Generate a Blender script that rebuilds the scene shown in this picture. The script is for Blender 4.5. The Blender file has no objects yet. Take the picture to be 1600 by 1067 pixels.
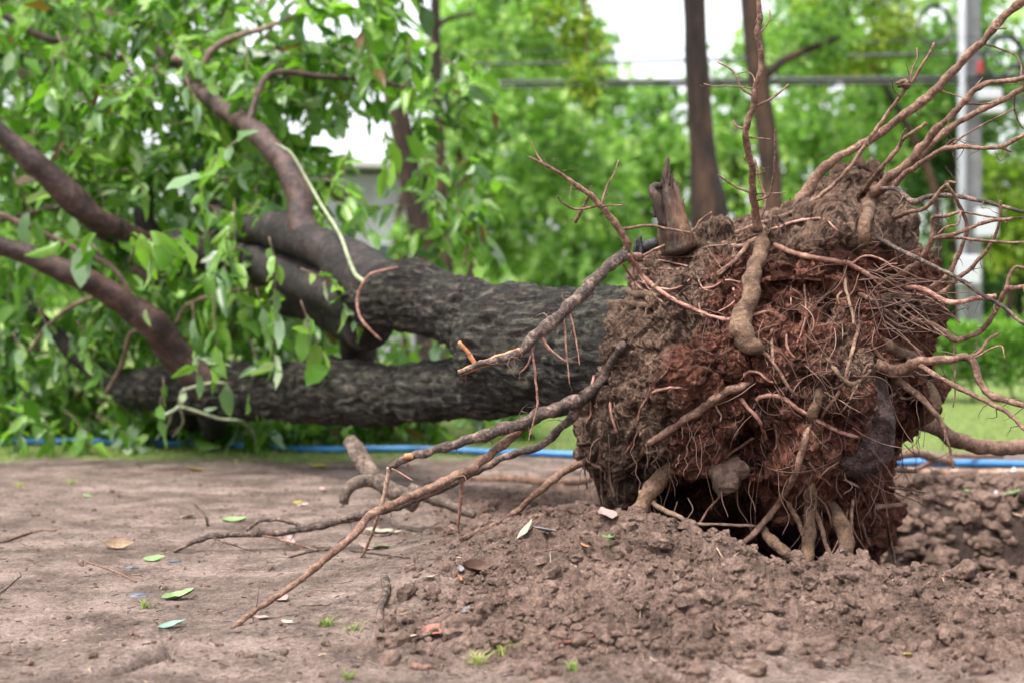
import bpy, math, random
import numpy as np
from mathutils import Vector, Matrix
from mathutils.bvhtree import BVHTree

random.seed(7)
RNG = np.random.default_rng(7)
scene = bpy.context.scene
COL = scene.collection

# ------------------------------------------------------------------ camera
EYE = 0.90          # metres above the dirt
FPX = 1600 * 50 / 36.0
HOR = 480.0         # height of the horizon on a 1600 x 1067 picture
cam_data = bpy.data.cameras.new("camera")
cam_data.lens = 50
cam_data.sensor_width = 36
cam_data.shift_y = -(533.5 - HOR) / 1600.0
cam_data.clip_start = 0.1
cam_data.clip_end = 2000
cam_data.dof.use_dof = True
cam_data.dof.focus_distance = 4.46
cam_data.dof.aperture_fstop = 1.75
cam = bpy.data.objects.new("camera", cam_data)
cam.location = (0, 0, EYE)
cam.rotation_euler = (math.radians(90), 0, 0)
COL.objects.link(cam)
scene.camera = cam

# ------------------------------------------------------------------ light
SUN_EL, SUN_AZ = math.radians(68), math.radians(225)   # azimuth clockwise from +Y
world = bpy.data.worlds.new("World")
scene.world = world
world.use_nodes = True
wn, wl = world.node_tree.nodes, world.node_tree.links
wn.clear()
sky = wn.new("ShaderNodeTexSky")
sky.sky_type = 'NISHITA'
sky.sun_disc = False
sky.sun_elevation = SUN_EL
sky.sun_rotation = SUN_AZ
sky.air_density = 1.0
sky.dust_density = 4.0
sky.ozone_density = 1.0
hsv = wn.new("ShaderNodeHueSaturation")
hsv.inputs["Saturation"].default_value = 0.22      # overcast: nearly white
hsv.inputs["Value"].default_value = 1.0
wbg = wn.new("ShaderNodeBackground")
wbg.inputs["Strength"].default_value = 0.15
wout = wn.new("ShaderNodeOutputWorld")
wl.new(sky.outputs[0], hsv.inputs["Color"])
wl.new(hsv.outputs[0], wbg.inputs["Color"])
wl.new(wbg.outputs[0], wout.inputs["Surface"])

sun_data = bpy.data.lights.new("sun", 'SUN')
sun_data.energy = 1.3
sun_data.angle = math.radians(14)
sun_data.color = (1.0, 0.94, 0.85)
sun = bpy.data.objects.new("sun", sun_data)
sdir = Vector((math.sin(SUN_AZ) * math.cos(SUN_EL), math.cos(SUN_AZ) * math.cos(SUN_EL), math.sin(SUN_EL)))
sun.rotation_euler = sdir.to_track_quat('Z', 'Y').to_euler()
sun.location = sdir * 40
COL.objects.link(sun)

scene.render.engine = 'CYCLES'
vs = scene.view_settings
vs.view_transform = 'Standard'
vs.look = 'None'
vs.exposure = 1.85
vs.gamma = 1.0
vs.use_curve_mapping = False
scene.cycles.use_denoising = True
scene.cycles.max_bounces = 8
scene.cycles.transmission_bounces = 4
scene.cycles.transparent_max_bounces = 8

# ------------------------------------------------------------------ maths helpers
def P(px, py, d):
    """a point d metres in front of the camera"""
    return np.array(((px - 800.0) / FPX * d, d, EYE - (py - HOR) / FPX * d), float)

_perm = RNG.permutation(256)
_perm = np.concatenate([_perm, _perm, _perm])
_g = RNG.normal(size=(256, 3)); _g /= np.linalg.norm(_g, axis=1)[:, None]

def noise(p):
    p = np.asarray(p, float)
    i = np.floor(p).astype(int); f = p - i
    i &= 255
    u = f * f * f * (f * (f * 6 - 15) + 10)
    out = 0
    for dx in (0, 1):
        wx = u[:, 0] if dx else 1 - u[:, 0]
        for dy in (0, 1):
            wy = u[:, 1] if dy else 1 - u[:, 1]
            for dz in (0, 1):
                wz = u[:, 2] if dz else 1 - u[:, 2]
                h = _perm[_perm[_perm[(i[:, 0] + dx) & 255] + ((i[:, 1] + dy) & 255)] + ((i[:, 2] + dz) & 255)]
                g = _g[h]
                out = out + wx * wy * wz * (g[:, 0] * (f[:, 0] - dx) + g[:, 1] * (f[:, 1] - dy) + g[:, 2] * (f[:, 2] - dz))
    return out * 1.5

def fbm(p, octaves=4, gain=0.5):
    p = np.asarray(p, float); a, s, o = 1.0, 1.0, 0
    for k in range(octaves):
        o = o + a * noise(p * s + 17.3 * k); a *= gain; s *= 2.03
    return o

def worley(p, cell=False):
    """distance to the nearest and second nearest feature point (cell size 1)"""
    p = np.asarray(p, float)
    i = np.floor(p).astype(int)
    f1 = np.full(len(p), 9.0); f2 = f1.copy(); cid = np.zeros(len(p))
    for dx in (-1, 0, 1):
        for dy in (-1, 0, 1):
            for dz in (-1, 0, 1):
                c = i + (dx, dy, dz)
                h = _perm[_perm[_perm[c[:, 0] & 255] + (c[:, 1] & 255)] + (c[:, 2] & 255)]
                q = c + 0.5 + 0.42 * _g[h]
                d = np.linalg.norm(p - q, axis=1)
                m = d < f1
                f2 = np.where(m, f1, np.minimum(f2, d)); f1 = np.where(m, d, f1)
                if cell: cid = np.where(m, h / 255.0, cid)
    return (f1, f2, cid) if cell else (f1, f2)

def sstep(a, b, x):
    t = np.clip((x - a) / (b - a), 0, 1)
    return t * t * (3 - 2 * t)

def unit(v):
    v = np.asarray(v, float)
    return v / (np.linalg.norm(v, axis=-1, keepdims=True) + 1e-12)

# ------------------------------------------------------------------ mesh helpers
def new_mesh(name, V, F, mat, smooth=True, rnd=None, attrs=None):
    """V (n,3); F an int array (m,4) or (m,3), or a list of such arrays"""
    V = np.ascontiguousarray(V, np.float32)
    Fs = F if isinstance(F, list) else [F]
    Fs = [np.asarray(f, np.int32) for f in Fs if len(f)]
    me = bpy.data.meshes.new(name)
    me.vertices.add(len(V)); me.vertices.foreach_set("co", V.ravel())
    nl = sum(f.size for f in Fs); npoly = sum(len(f) for f in Fs)
    me.loops.add(nl); me.loops.foreach_set("vertex_index", np.concatenate([f.ravel() for f in Fs]))
    me.polygons.add(npoly)
    st, k = [], 0
    for f in Fs:
        st.append(k + np.arange(len(f)) * f.shape[1]); k += f.size
    me.polygons.foreach_set("loop_start", np.concatenate(st).astype(np.int32))
    me.polygons.foreach_set("use_smooth", np.full(npoly, smooth))
    if rnd is not None:
        a = me.attributes.new("rnd", 'FLOAT', 'POINT'); a.data.foreach_set("value", np.asarray(rnd, np.float32))
    for k, v in (attrs or {}).items():
        a = me.attributes.new(k, 'FLOAT', 'POINT'); a.data.foreach_set("value", np.asarray(v, np.float32))
    me.update(calc_edges=True)
    me.validate()
    if mat is not None:
        me.materials.append(mat)
    return me

def world_origin(o):
    v = Vector((0, 0, 0))
    while o is not None:
        v = v + o.location; o = o.parent
    return np.array(v)

def link(name, me, parent=None, loc=(0, 0, 0)):
    o = bpy.data.objects.new(name, me)
    o.parent = parent
    o.location = loc
    COL.objects.link(o)
    return o

def build(name, V, F, mat, parent=None, origin=None, smooth=True, rnd=None, attrs=None):
    """mesh object from world-space vertices; its origin is its parent's, or `origin`"""
    V = np.asarray(V, float)
    if parent is not None:
        base = world_origin(parent)
        o = link(name, new_mesh(name, V - base, F, mat, smooth, rnd, attrs), parent)
    else:
        base = np.zeros(3) if origin is None else np.asarray(origin, float)
        o = link(name, new_mesh(name, V - base, F, mat, smooth, rnd, attrs), None, base)
    return o

def tag(o, label=None, cat=None, group=None, kind=None):
    if label: o["label"] = label
    if cat: o["category"] = cat
    if group: o["group"] = group
    if kind: o["kind"] = kind
    return o

def empty(name, loc, label, cat, group=None):
    o = bpy.data.objects.new(name, None)
    o.empty_display_size = 0.2
    o.location = loc
    COL.objects.link(o)
    return tag(o, label, cat, group)

class Acc:
    """gathers geometry for one mesh"""
    def __init__(s): s.V, s.Q, s.T, s.R, s.n = [], [], [], [], 0
    def add(s, V, Q=None, T=None, rnd=0.5):
        V = np.asarray(V, float)
        if Q is not None and len(Q): s.Q.append(np.asarray(Q) + s.n)
        if T is not None and len(T): s.T.append(np.asarray(T) + s.n)
        s.V.append(V); s.R.append(np.broadcast_to(rnd, (len(V),))); s.n += len(V)
    def build(s, name, mat, parent=None, origin=None, smooth=True):
        F = []
        if s.Q: F.append(np.concatenate(s.Q))
        if s.T: F.append(np.concatenate(s.T))
        return build(name, np.concatenate(s.V), F, mat, parent, origin, smooth, np.concatenate(s.R))

def spline(pts, step):
    """Catmull-Rom through pts (n,k), about `step` apart in the first two or three columns"""
    p = np.asarray(pts, float)
    if len(p) == 2:
        p = np.array([p[0], (p[0] * 2 + p[1]) / 3, (p[0] + p[1] * 2) / 3, p[1]])
    e = np.vstack([2 * p[0] - p[1], p, 2 * p[-1] - p[-2]])
    out = []
    for k in range(1, len(e) - 2):
        a, b, c, d = e[k - 1:k + 3]
        n = max(2, int(np.linalg.norm((c - b)[:min(3, p.shape[1])]) / step))
        t = np.linspace(0, 1, n, endpoint=False)[:, None]
        out.append(0.5 * (2 * b + (c - a) * t + (2 * a - 5 * b + 4 * c - d) * t ** 2 + (3 * b - a - 3 * c + d) * t ** 3))
    out.append(p[-1:])
    return np.vstack(out)

def tube(C, r, segs=8, lump=0.0, seed=0.0, cap=True, lumpf=1.0):
    """skin a centre line C (n,3) with radii r (n,); returns verts, quads, tris"""
    C = np.asarray(C, float); n = len(C)
    r = np.broadcast_to(np.asarray(r, float), (n,))
    T = unit(np.gradient(C, axis=0))
    up = np.array([0.31, 0.17, 0.94])
    if abs(T[0] @ up) > 0.9: up = np.array([0.9, 0.3, 0.1])
    N = np.zeros_like(C)
    v = up - T[0] * (T[0] @ up); N[0] = unit(v)
    for k in range(1, n):
        v = N[k - 1] - T[k] * (T[k] @ N[k - 1]); N[k] = unit(v)
    B = np.cross(T, N)
    a = np.linspace(0, 2 * np.pi, segs, endpoint=False)
    rr = np.repeat(r[:, None], segs, 1)
    dirs = N[:, None, :] * np.cos(a)[None, :, None] + B[:, None, :] * np.sin(a)[None, :, None]
    if lump:
        q = (C[:, None, :] + dirs * rr[:, :, None]).reshape(-1, 3)
        sc = lumpf / max(1e-4, float(np.mean(r)))
        rr = rr * (1 + lump * (noise(q * sc * 0.45 + seed) + 0.5 * noise(q * sc * 1.1 + seed + 9))).reshape(n, segs)
    V = (C[:, None, :] + dirs * rr[:, :, None]).reshape(-1, 3)
    i = np.arange(n - 1)[:, None] * segs; j = np.arange(segs)[None, :]; j2 = (j + 1) % segs
    Q = np.stack([i + j, i + j2, i + segs + j2, i + segs + j], -1).reshape(-1, 4)
    Tt = []
    if cap:
        V = np.vstack([V, C[0] - T[0] * r[0] * 0.3, C[-1] + T[-1] * r[-1] * 0.3])
        c0, c1 = len(V) - 2, len(V) - 1
        for k in range(segs):
            k2 = (k + 1) % segs
            Tt.append((c0, k2, k)); Tt.append((c1, (n - 1) * segs + k, (n - 1) * segs + k2))
    return V, Q, np.array(Tt, int).reshape(-1, 3)

def box(c, s, bevel=0.0):
    """box with centre c and full sizes s, its edges chamfered"""
    c = np.asarray(c, float); h = np.asarray(s, float) / 2
    b = min(bevel, h.min() * 0.9)
    if b <= 0:
        V = np.array([(x, y, z) for x in (-1, 1) for y in (-1, 1) for z in (-1, 1)]) * h + c
        return V, np.array([(0, 1, 3, 2), (4, 6, 7, 5), (0, 4, 5, 1), (2, 3, 7, 6), (0, 2, 6, 4), (1, 5, 7, 3)]), None
    V, F3 = [], []
    idx = {}
    for x in (-1, 1):
        for y in (-1, 1):
            for z in (-1, 1):
                s_ = np.array((x, y, z))
                for ax in range(3):
                    p = s_ * (h - b); p[ax] = s_[ax] * h[ax]
                    idx[(x, y, z, ax)] = len(V); V.append(p + c)
    Q, T = [], []
    for ax in range(3):
        o = [k for k in range(3) if k != ax]
        for s0 in (-1, 1):
            ring = []
            for (u, v) in ((-1, -1), (1, -1), (1, 1), (-1, 1)):
                k = [0, 0, 0]; k[ax] = s0; k[o[0]] = u; k[o[1]] = v
                ring.append(idx[(*k, ax)])
            Q.append(ring)
    for e in range(3):
        o = [k for k in range(3) if k != e]
        for u in (-1, 1):
            for v in (-1, 1):
                k0 = [0, 0, 0]; k0[e] = -1; k0[o[0]] = u; k0[o[1]] = v
                k1 = list(k0); k1[e] = 1
                Q.append([idx[(*k0, o[0])], idx[(*k1, o[0])], idx[(*k1, o[1])], idx[(*k0, o[1])]])
    for key in [(x, y, z) for x in (-1, 1) for y in (-1, 1) for z in (-1, 1)]:
        T.append([idx[(*key, a)] for a in range(3)])
    return np.array(V), np.array(Q), np.array(T)

# ------------------------------------------------------------------ material helpers
def material(name):
    m = bpy.data.materials.new(name); m.use_nodes = True
    nt = m.node_tree
    return m, nt.nodes, nt.links, nt.nodes["Principled BSDF"]

def node(nodes, links, typ, ins=None, **kw):
    n = nodes.new(typ)
    for k, v in kw.items(): setattr(n, k, v)
    for k, v in (ins or {}).items():
        if hasattr(v, "is_linked") or isinstance(v, bpy.types.NodeSocket): links.new(v, n.inputs[k])
        else: n.inputs[k].default_value = v
    return n

def ramp(nodes, links, fac, stops):
    n = nodes.new("ShaderNodeValToRGB")
    cr = n.color_ramp
    while len(cr.elements) < len(stops): cr.elements.new(0.5)
    for e, (p, c) in zip(cr.elements, stops):
        e.position = p; e.color = (*c, 1) if len(c) == 3 else c
    links.new(fac, n.inputs[0])
    return n.outputs[0]

def mixc(nodes, links, fac, a, b, mode='MIX'):
    n = nodes.new("ShaderNodeMix"); n.data_type = 'RGBA'; n.blend_type = mode
    for s, v in ((n.inputs[0], fac), (n.inputs[6], a), (n.inputs[7], b)):
        if isinstance(v, bpy.types.NodeSocket): links.new(v, s)
        else: s.default_value = v if isinstance(v, (int, float)) else (*v, 1)
    return n.outputs[2]

def mth(nodes, links, op, a, b=0.0):
    n = nodes.new("ShaderNodeMath"); n.operation = op
    for s, v in ((n.inputs[0], a), (n.inputs[1], b)):
        if isinstance(v, bpy.types.NodeSocket): links.new(v, s)
        else: s.default_value = v
    return n.outputs[0]

def nz(nodes, links, vec, scale, detail=6, rough=0.6, out=0):
    n = nodes.new("ShaderNodeTexNoise")
    n.inputs["Scale"].default_value = scale; n.inputs["Detail"].default_value = detail
    n.inputs["Roughness"].default_value = rough
    links.new(vec, n.inputs["Vector"])
    return n.outputs[out]

def bump(nodes, links, bsdf, height, dist, strength=1.0, prev=None):
    n = nodes.new("ShaderNodeBump")
    n.inputs["Distance"].default_value = dist; n.inputs["Strength"].default_value = strength
    links.new(height, n.inputs["Height"])
    if prev is not None: links.new(prev, n.inputs["Normal"])
    if bsdf is not None: links.new(n.outputs[0], bsdf.inputs["Normal"])
    return n.outputs[0]

def pos(nodes):
    return nodes.new("ShaderNodeNewGeometry").outputs["Position"]

def attr(nodes, name):
    n = nodes.new("ShaderNodeAttribute"); n.attribute_name = name
    return n.outputs["Fac"]

def soil_nodes(nodes, links, p, dark, mid, light):
    a = nz(nodes, links, p, 6, 5, 0.6); b = nz(nodes, links, p, 48, 6, 0.8)
    c = nz(nodes, links, p, 130, 4, 0.8)
    f = mth(nodes, links, 'ADD', mth(nodes, links, 'MULTIPLY', a, 0.35), mth(nodes, links, 'MULTIPLY', b, 0.35))
    f = mth(nodes, links, 'ADD', f, mth(nodes, links, 'MULTIPLY', c, 0.30))
    return ramp(nodes, links, f, [(0.40, dark), (0.5, mid), (0.60, light)])

def soil_mat(name, dark, mid, light, rough=0.9, bscale=1.0):
    m, n, l, b = material(name)
    p = pos(n)
    l.new(soil_nodes(n, l, p, dark, mid, light), b.inputs["Base Color"])
    b.inputs["Roughness"].default_value = rough
    b.inputs["Specular IOR Level"].default_value = 0.3
    h1 = bump(n, l, None, nz(n, l, p, 55, 8, 0.75), 0.03 * bscale)
    bump(n, l, b, nz(n, l, p, 230, 4, 0.75), 0.010 * bscale, 1.0, h1)
    return m

def wood_mat(name, dark, mid, light, rough=0.7, scale=60, bdist=0.003, stretch=None, flake=0.0):
    m, n, l, b = material(name)
    p = pos(n)
    if stretch is not None:
        mp = node(n, l, "ShaderNodeMapping", {"Vector": p}, vector_type='TEXTURE')
        mp.inputs["Rotation"].default_value = stretch[0]; mp.inputs["Scale"].default_value = stretch[1]
        p = mp.outputs[0]
    a = nz(n, l, p, scale * 0.25, 4, 0.6); c = nz(n, l, p, scale, 5, 0.7)
    f = mth(n, l, 'ADD', mth(n, l, 'MULTIPLY', a, 0.55), mth(n, l, 'MULTIPLY', c, 0.45))
    col = ramp(n, l, f, [(0.36, dark), (0.5, mid), (0.64, light)])
    l.new(col, b.inputs["Base Color"])
    b.inputs["Roughness"].default_value = rough
    b.inputs["Specular IOR Level"].default_value = 0.35
    bump(n, l, b, c, bdist)
    return m

def leaf_mat(name, stops, trans=0.45, rough=0.42, spec=0.5, tcol=(1.0, 1.25, 0.45)):
    """colour from the per-leaf value rnd; light passes through"""
    m, n, l, b = material(name)
    r = attr(n, "rnd")
    p = pos(n)
    f = mth(n, l, 'ADD', r, mth(n, l, 'MULTIPLY', mth(n, l, 'SUBTRACT', nz(n, l, p, 30, 3, 0.5), 0.5), 0.12))
    col = ramp(n, l, f, stops)
    l.new(col, b.inputs["Base Color"])
    b.inputs["Roughness"].default_value = rough
    b.inputs["Specular IOR Level"].default_value = spec
    t = node(n, l, "ShaderNodeBsdfTranslucent")
    l.new(mixc(n, l, 1.0, col, tcol, 'MULTIPLY'), t.inputs["Color"])
    mx = node(n, l, "ShaderNodeMixShader", {0: trans})
    l.new(b.outputs[0], mx.inputs[1]); l.new(t.outputs[0], mx.inputs[2])
    l.new(mx.outputs[0], n["Material Output"].inputs["Surface"])
    return m

def plain_mat(name, col, rough=0.6, var=0.12, scale=20, metal=0.0, spec=0.5):
    m, n, l, b = material(name)
    p = pos(n)
    d = tuple(c * (1 - var) for c in col); u = tuple(min(1, c * (1 + var)) for c in col)
    l.new(ramp(n, l, nz(n, l, p, scale, 5, 0.6), [(0.3, d), (0.7, u)]), b.inputs["Base Color"])
    b.inputs["Roughness"].default_value = rough; b.inputs["Metallic"].default_value = metal
    b.inputs["Specular IOR Level"].default_value = spec
    return m

# ------------------------------------------------------------------ materials
M = {}
M['clod'] = soil_mat('soil clods', (0.062, 0.037, 0.028), (0.185, 0.118, 0.091), (0.34, 0.23, 0.183), 0.9, 0.7)
M['ball'] = None
M['root'] = wood_mat('root bark tan', (0.055, 0.026, 0.018), (0.145, 0.078, 0.052), (0.29, 0.175, 0.125), 0.75, 90, 0.006)
M['rootpink'] = wood_mat('root skin pink', (0.11, 0.045, 0.032), (0.24, 0.115, 0.085), (0.42, 0.245, 0.195), 0.6, 90, 0.004)
M['rootdark'] = wood_mat('root bark dark', (0.016, 0.011, 0.010), (0.06, 0.04, 0.032), (0.24, 0.155, 0.125), 0.7, 85, 0.008)
M['rootpale'] = wood_mat('root pale dry', (0.12, 0.07, 0.045), (0.26, 0.165, 0.115), (0.42, 0.30, 0.22), 0.7, 70, 0.005)
M['rootsoil'] = wood_mat('root coated in soil', (0.05, 0.027, 0.017), (0.115, 0.066, 0.041), (0.21, 0.13, 0.085), 0.85, 60, 0.012)
M['rootorange'] = wood_mat('root peeled orange', (0.22, 0.075, 0.03), (0.40, 0.165, 0.07), (0.52, 0.28, 0.15), 0.6, 60, 0.003)
AX = math.atan2(3.6, -2.85)
M['branch'] = wood_mat('branch bark brown', (0.011, 0.007, 0.006), (0.042, 0.022, 0.018), (0.095, 0.052, 0.042), 0.6, 26, 0.010)
M['limbdark'] = wood_mat('limb bark dark', (0.005, 0.004, 0.0036), (0.014, 0.010, 0.009), (0.048, 0.033, 0.029), 0.75, 22, 0.018)
M['trunkfar'] = wood_mat('standing trunk bark', (0.007, 0.0045, 0.004), (0.024, 0.013, 0.0095), (0.075, 0.036, 0.022), 0.8, 9, 0.03, ((0, 0, 0), (1, 1, 4)))
M['twig'] = wood_mat('twig bark', (0.06, 0.04, 0.03), (0.13, 0.085, 0.06), (0.22, 0.15, 0.11), 0.7, 60, 0.002)
M['vine'] = wood_mat('green vine', (0.13, 0.145, 0.085), (0.21, 0.235, 0.14), (0.30, 0.32, 0.21), 0.5, 30, 0.002)
M['stump'] = wood_mat('broken root wood', (0.012, 0.008, 0.006), (0.055, 0.029, 0.018), (0.15, 0.078, 0.047), 0.65, 40, 0.014, ((0, 0, 0), (1, 1, 5)))
M['char'] = wood_mat('charred wood', (0.008, 0.008, 0.010), (0.02, 0.02, 0.024), (0.07, 0.07, 0.085), 0.5, 60, 0.006)
M['stone'] = soil_mat('embedded stone', (0.08, 0.048, 0.036), (0.155, 0.098, 0.074), (0.25, 0.17, 0.13), 0.85, 1.6)

# trunk bark: long furrows, wet dark grooves, grey-green lichen on the plates
m, n, l, b = material('trunk bark')
p0 = pos(n)
mp = node(n, l, "ShaderNodeMapping", {"Vector": p0}, vector_type='TEXTURE')
mp.inputs["Rotation"].default_value = (0, 0, AX); mp.inputs["Scale"].default_value = (5.0, 1, 1)
pw = mp.outputs[0]
wob = nz(n, l, pw, 9, 4, 0.6, 1)
pw2 = mixc(n, l, 0.08, pw, wob, 'ADD')
vor = node(n, l, "ShaderNodeTexVoronoi", {"Vector": pw2, "Scale": 24.0}, feature='DISTANCE_TO_EDGE')
vf = mth(n, l, 'MINIMUM', mth(n, l, 'MULTIPLY', vor.outputs["Distance"], 3.0), 1.0)
fine = nz(n, l, pw2, 60, 8, 0.75)
big = nz(n, l, p0, 5, 5, 0.6)
hgt = mth(n, l, 'ADD', mth(n, l, 'MULTIPLY', vf, 0.28), mth(n, l, 'MULTIPLY', fine, 1.25))
c1 = ramp(n, l, mth(n, l, 'MULTIPLY', hgt, 0.75), [(0.40, (0.004, 0.0035, 0.003)), (0.58, (0.022, 0.018, 0.015)), (0.76, (0.14, 0.12, 0.095))])
lich = ramp(n, l, nz(n, l, p0, 12, 7, 0.75), [(0.5, (0, 0, 0)), (0.66, (1, 1, 1))])
c2 = mixc(n, l, mth(n, l, 'MULTIPLY', lich, 0.55), c1, (0.11, 0.115, 0.08))
c3 = mixc(n, l, ramp(n, l, big, [(0.45, (0, 0, 0)), (0.7, (0.55, 0.55, 0.55))]), c2, (0.028, 0.019, 0.016))
l.new(c3, b.inputs["Base Color"])
b.inputs["Roughness"].default_value = 0.72
b.inputs["Specular IOR Level"].default_value = 0.22
bump(n, l, b, hgt, 0.03)
M['bark'] = m

# the soil of the root ball: grey-brown crust, dark red core
m, n, l, b = material('root ball soil')
p0 = pos(n)
grey = soil_nodes(n, l, p0, (0.06, 0.034, 0.023), (0.205, 0.125, 0.088), (0.40, 0.265, 0.195))
red = soil_nodes(n, l, p0, (0.034, 0.011, 0.007), (0.20, 0.070, 0.044), (0.42, 0.19, 0.13))
rm = mth(n, l, 'ADD', attr(n, 'red'), mth(n, l, 'MULTIPLY', mth(n, l, 'SUBTRACT', nz(n, l, p0, 7, 6, 0.7), 0.5), 1.6))
rm = ramp(n, l, rm, [(0.3, (0, 0, 0)), (0.7, (1, 1, 1))])
l.new(mixc(n, l, rm, grey, red), b.inputs["Base Color"])
b.inputs["Roughness"].default_value = 0.88
b.inputs["Specular IOR Level"].default_value = 0.3
h1 = bump(n, l, None, nz(n, l, p0, 50, 8, 0.8), 0.045)
bump(n, l, b, nz(n, l, p0, 200, 4, 0.75), 0.014, 1.0, h1)
M['ball'] = m

# ground: compact dirt, loose dug-up soil, lawn
m, n, l, b = material('ground')
p0 = pos(n)
dirt = soil_nodes(n, l, p0, (0.10, 0.071, 0.059), (0.275, 0.203, 0.172), (0.47, 0.365, 0.318))
patch = ramp(n, l, nz(n, l, p0, 1.6, 4, 0.6), [(0.38, (0.72, 0.70, 0.68)), (0.62, (1.12, 1.11, 1.10))])
dirt = mixc(n, l, 1.0, dirt, patch, 'MULTIPLY')
damp = ramp(n, l, nz(n, l, p0, 3.3, 6, 0.7), [(0.50, (0, 0, 0)), (0.62, (0.75, 0.75, 0.75))])
dirt = mixc(n, l, damp, dirt, soil_nodes(n, l, p0, (0.05, 0.033, 0.027), (0.125, 0.084, 0.068), (0.22, 0.155, 0.13)))
speck = ramp(n, l, nz(n, l, p0, 140, 2, 0.5), [(0.66, (0, 0, 0)), (0.74, (1, 1, 1))])
dirt = mixc(n, l, mth(n, l, 'MULTIPLY', speck, 0.35), dirt, (0.06, 0.045, 0.04))
loose = soil_nodes(n, l, p0, (0.052, 0.031, 0.023), (0.175, 0.112, 0.086), (0.34, 0.23, 0.182))
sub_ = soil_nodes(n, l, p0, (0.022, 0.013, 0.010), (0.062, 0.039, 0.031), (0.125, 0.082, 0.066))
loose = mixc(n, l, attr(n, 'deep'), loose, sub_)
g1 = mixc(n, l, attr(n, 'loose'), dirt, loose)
lawn = ramp(n, l, nz(n, l, p0, 14, 6, 0.7), [(0.36, (0.10, 0.15, 0.035)), (0.5, (0.19, 0.27, 0.065)), (0.66, (0.33, 0.39, 0.14))])
g2 = mixc(n, l, attr(n, 'lawn'), g1, lawn)
l.new(g2, b.inputs["Base Color"])
b.inputs["Roughness"].default_value = 0.86
b.inputs["Specular IOR Level"].default_value = 0.3
h1 = bump(n, l, None, nz(n, l, p0, 45, 8, 0.8), 0.030)
bump(n, l, b, nz(n, l, p0, 210, 4, 0.8), 0.012, 1.0, h1)
M['ground'] = m

LEAFY = [(0.0, (0.12, 0.065, 0.02)), (0.05, (0.025, 0.06, 0.018)), (0.3, (0.055, 0.14, 0.018)), (0.55, (0.12, 0.26, 0.026)),
         (0.74, (0.21, 0.37, 0.05)), (0.86, (0.17, 0.28, 0.16)), (0.94, (0.28, 0.40, 0.24)), (1.0, (0.42, 0.52, 0.33))]
M['leaf'] = leaf_mat('leaf green', LEAFY, 0.48, 0.36, 0.55)
FAR = [(0.0, (0.07, 0.14, 0.035)), (0.4, (0.20, 0.36, 0.08)), (0.7, (0.33, 0.50, 0.12)), (1.0, (0.47, 0.60, 0.2))]  # greens lightened and paled, haze and overexposure put into the leaf colour
M['far'] = leaf_mat('far foliage', FAR, 0.5, 0.5, 0.4, (0.9, 1.15, 0.6))
FARY = [(0.0, (0.06, 0.10, 0.012)), (0.5, (0.17, 0.27, 0.03)), (1.0, (0.40, 0.42, 0.07))]
M['fary'] = leaf_mat('far yellowing foliage', FARY, 0.5, 0.5, 0.4)
FARD = [(0.0, (0.035, 0.08, 0.03)), (0.5, (0.10, 0.21, 0.06)), (1.0, (0.22, 0.36, 0.10))]
M['fard'] = leaf_mat('far dark foliage', FARD, 0.4, 0.5, 0.4)
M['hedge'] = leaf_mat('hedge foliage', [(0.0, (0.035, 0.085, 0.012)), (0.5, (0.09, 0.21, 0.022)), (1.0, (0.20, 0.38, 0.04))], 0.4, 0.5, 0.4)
M['grass'] = leaf_mat('grass blades', [(0.0, (0.10, 0.15, 0.03)), (0.6, (0.20, 0.29, 0.06)), (1.0, (0.36, 0.36, 0.14))], 0.35, 0.6, 0.3)

# ------------------------------------------------------------------ ground
def hbase(X, Y):
    """the broad shape: berm in front of the hole, soil heaped at its left, the hole itself"""
    crest = np.interp(X, [-1.1, -0.55, -0.15, 0.18, 0.42, 0.68, 0.86, 1.02, 1.25, 1.6, 2.2, 3.0],
                      [0.0, 0.015, 0.07, 0.19, 0.205, 0.14, 0.05, 0.10, 0.04, 0.0, 0.0, 0.0])
    yc = np.interp(X, [-1, 0, 0.4, 0.9, 1.5, 3], [4.75, 4.72, 4.5, 4.4, 4.5, 4.6])
    t = Y - yc
    front = np.exp(-(np.minimum(t, 0) / 0.52) ** 2)
    back = np.exp(-(np.maximum(t, 0) / np.interp(X, [-0.2, 0.2, 0.4, 3], [0.55, 0.4, 0.2, 0.22])) ** 2)
    h = crest * front * back
    wob = 0.10 * np.sin(X * 5.1 + 1) + 0.06 * np.sin(X * 13.0)
    pit = sstep(0.36, 0.55, X + 0.05 * np.sin(Y * 9)) * (1 - sstep(2.5, 3.0, X))
    pit = pit * sstep(0.03, 0.26, t) * (1 - sstep(6.35, 6.85, Y + wob * 0.8))
    h = h - 0.50 * pit
    # rim of the crater at the back right
    h = h + 0.03 * np.exp(-((Y - 6.95 - wob) / 0.25) ** 2) * sstep(1.0, 1.6, X) * (1 - sstep(2.8, 3.3, X))
    h = h + 0.05 * np.exp(-(((X - 0.05) / 0.35) ** 2 + ((Y - 5.1) / 0.4) ** 2))
    # the shallow scrape and sunken crack at lower left
    cx = -0.93 + 0.05 * np.sin(Y * 14)
    h = h - 0.05 * np.exp(-((X - cx) / 0.022) ** 2) * sstep(3.45, 3.6, Y) * (1 - sstep(3.8, 3.95, Y))
    h = h + 0.028 * np.exp(-(((X + 0.98) / 0.14) ** 2 + ((Y - 3.72) / 0.12) ** 2))
    h = h + 0.02 * np.exp(-(((X + 0.66) / 0.16) ** 2 + ((Y - 3.92) / 0.1) ** 2))
    return h

def loosemask(X, Y):
    a = sstep(-0.55, 0.1, X + 0.35 * np.sin(Y * 2.1) * 0.3) * sstep(3.35, 3.75, Y + 0.12 * np.sin(X * 6)) * (1 - sstep(6.8, 7.2, Y))
    return np.clip(a, 0, 1)

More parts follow.
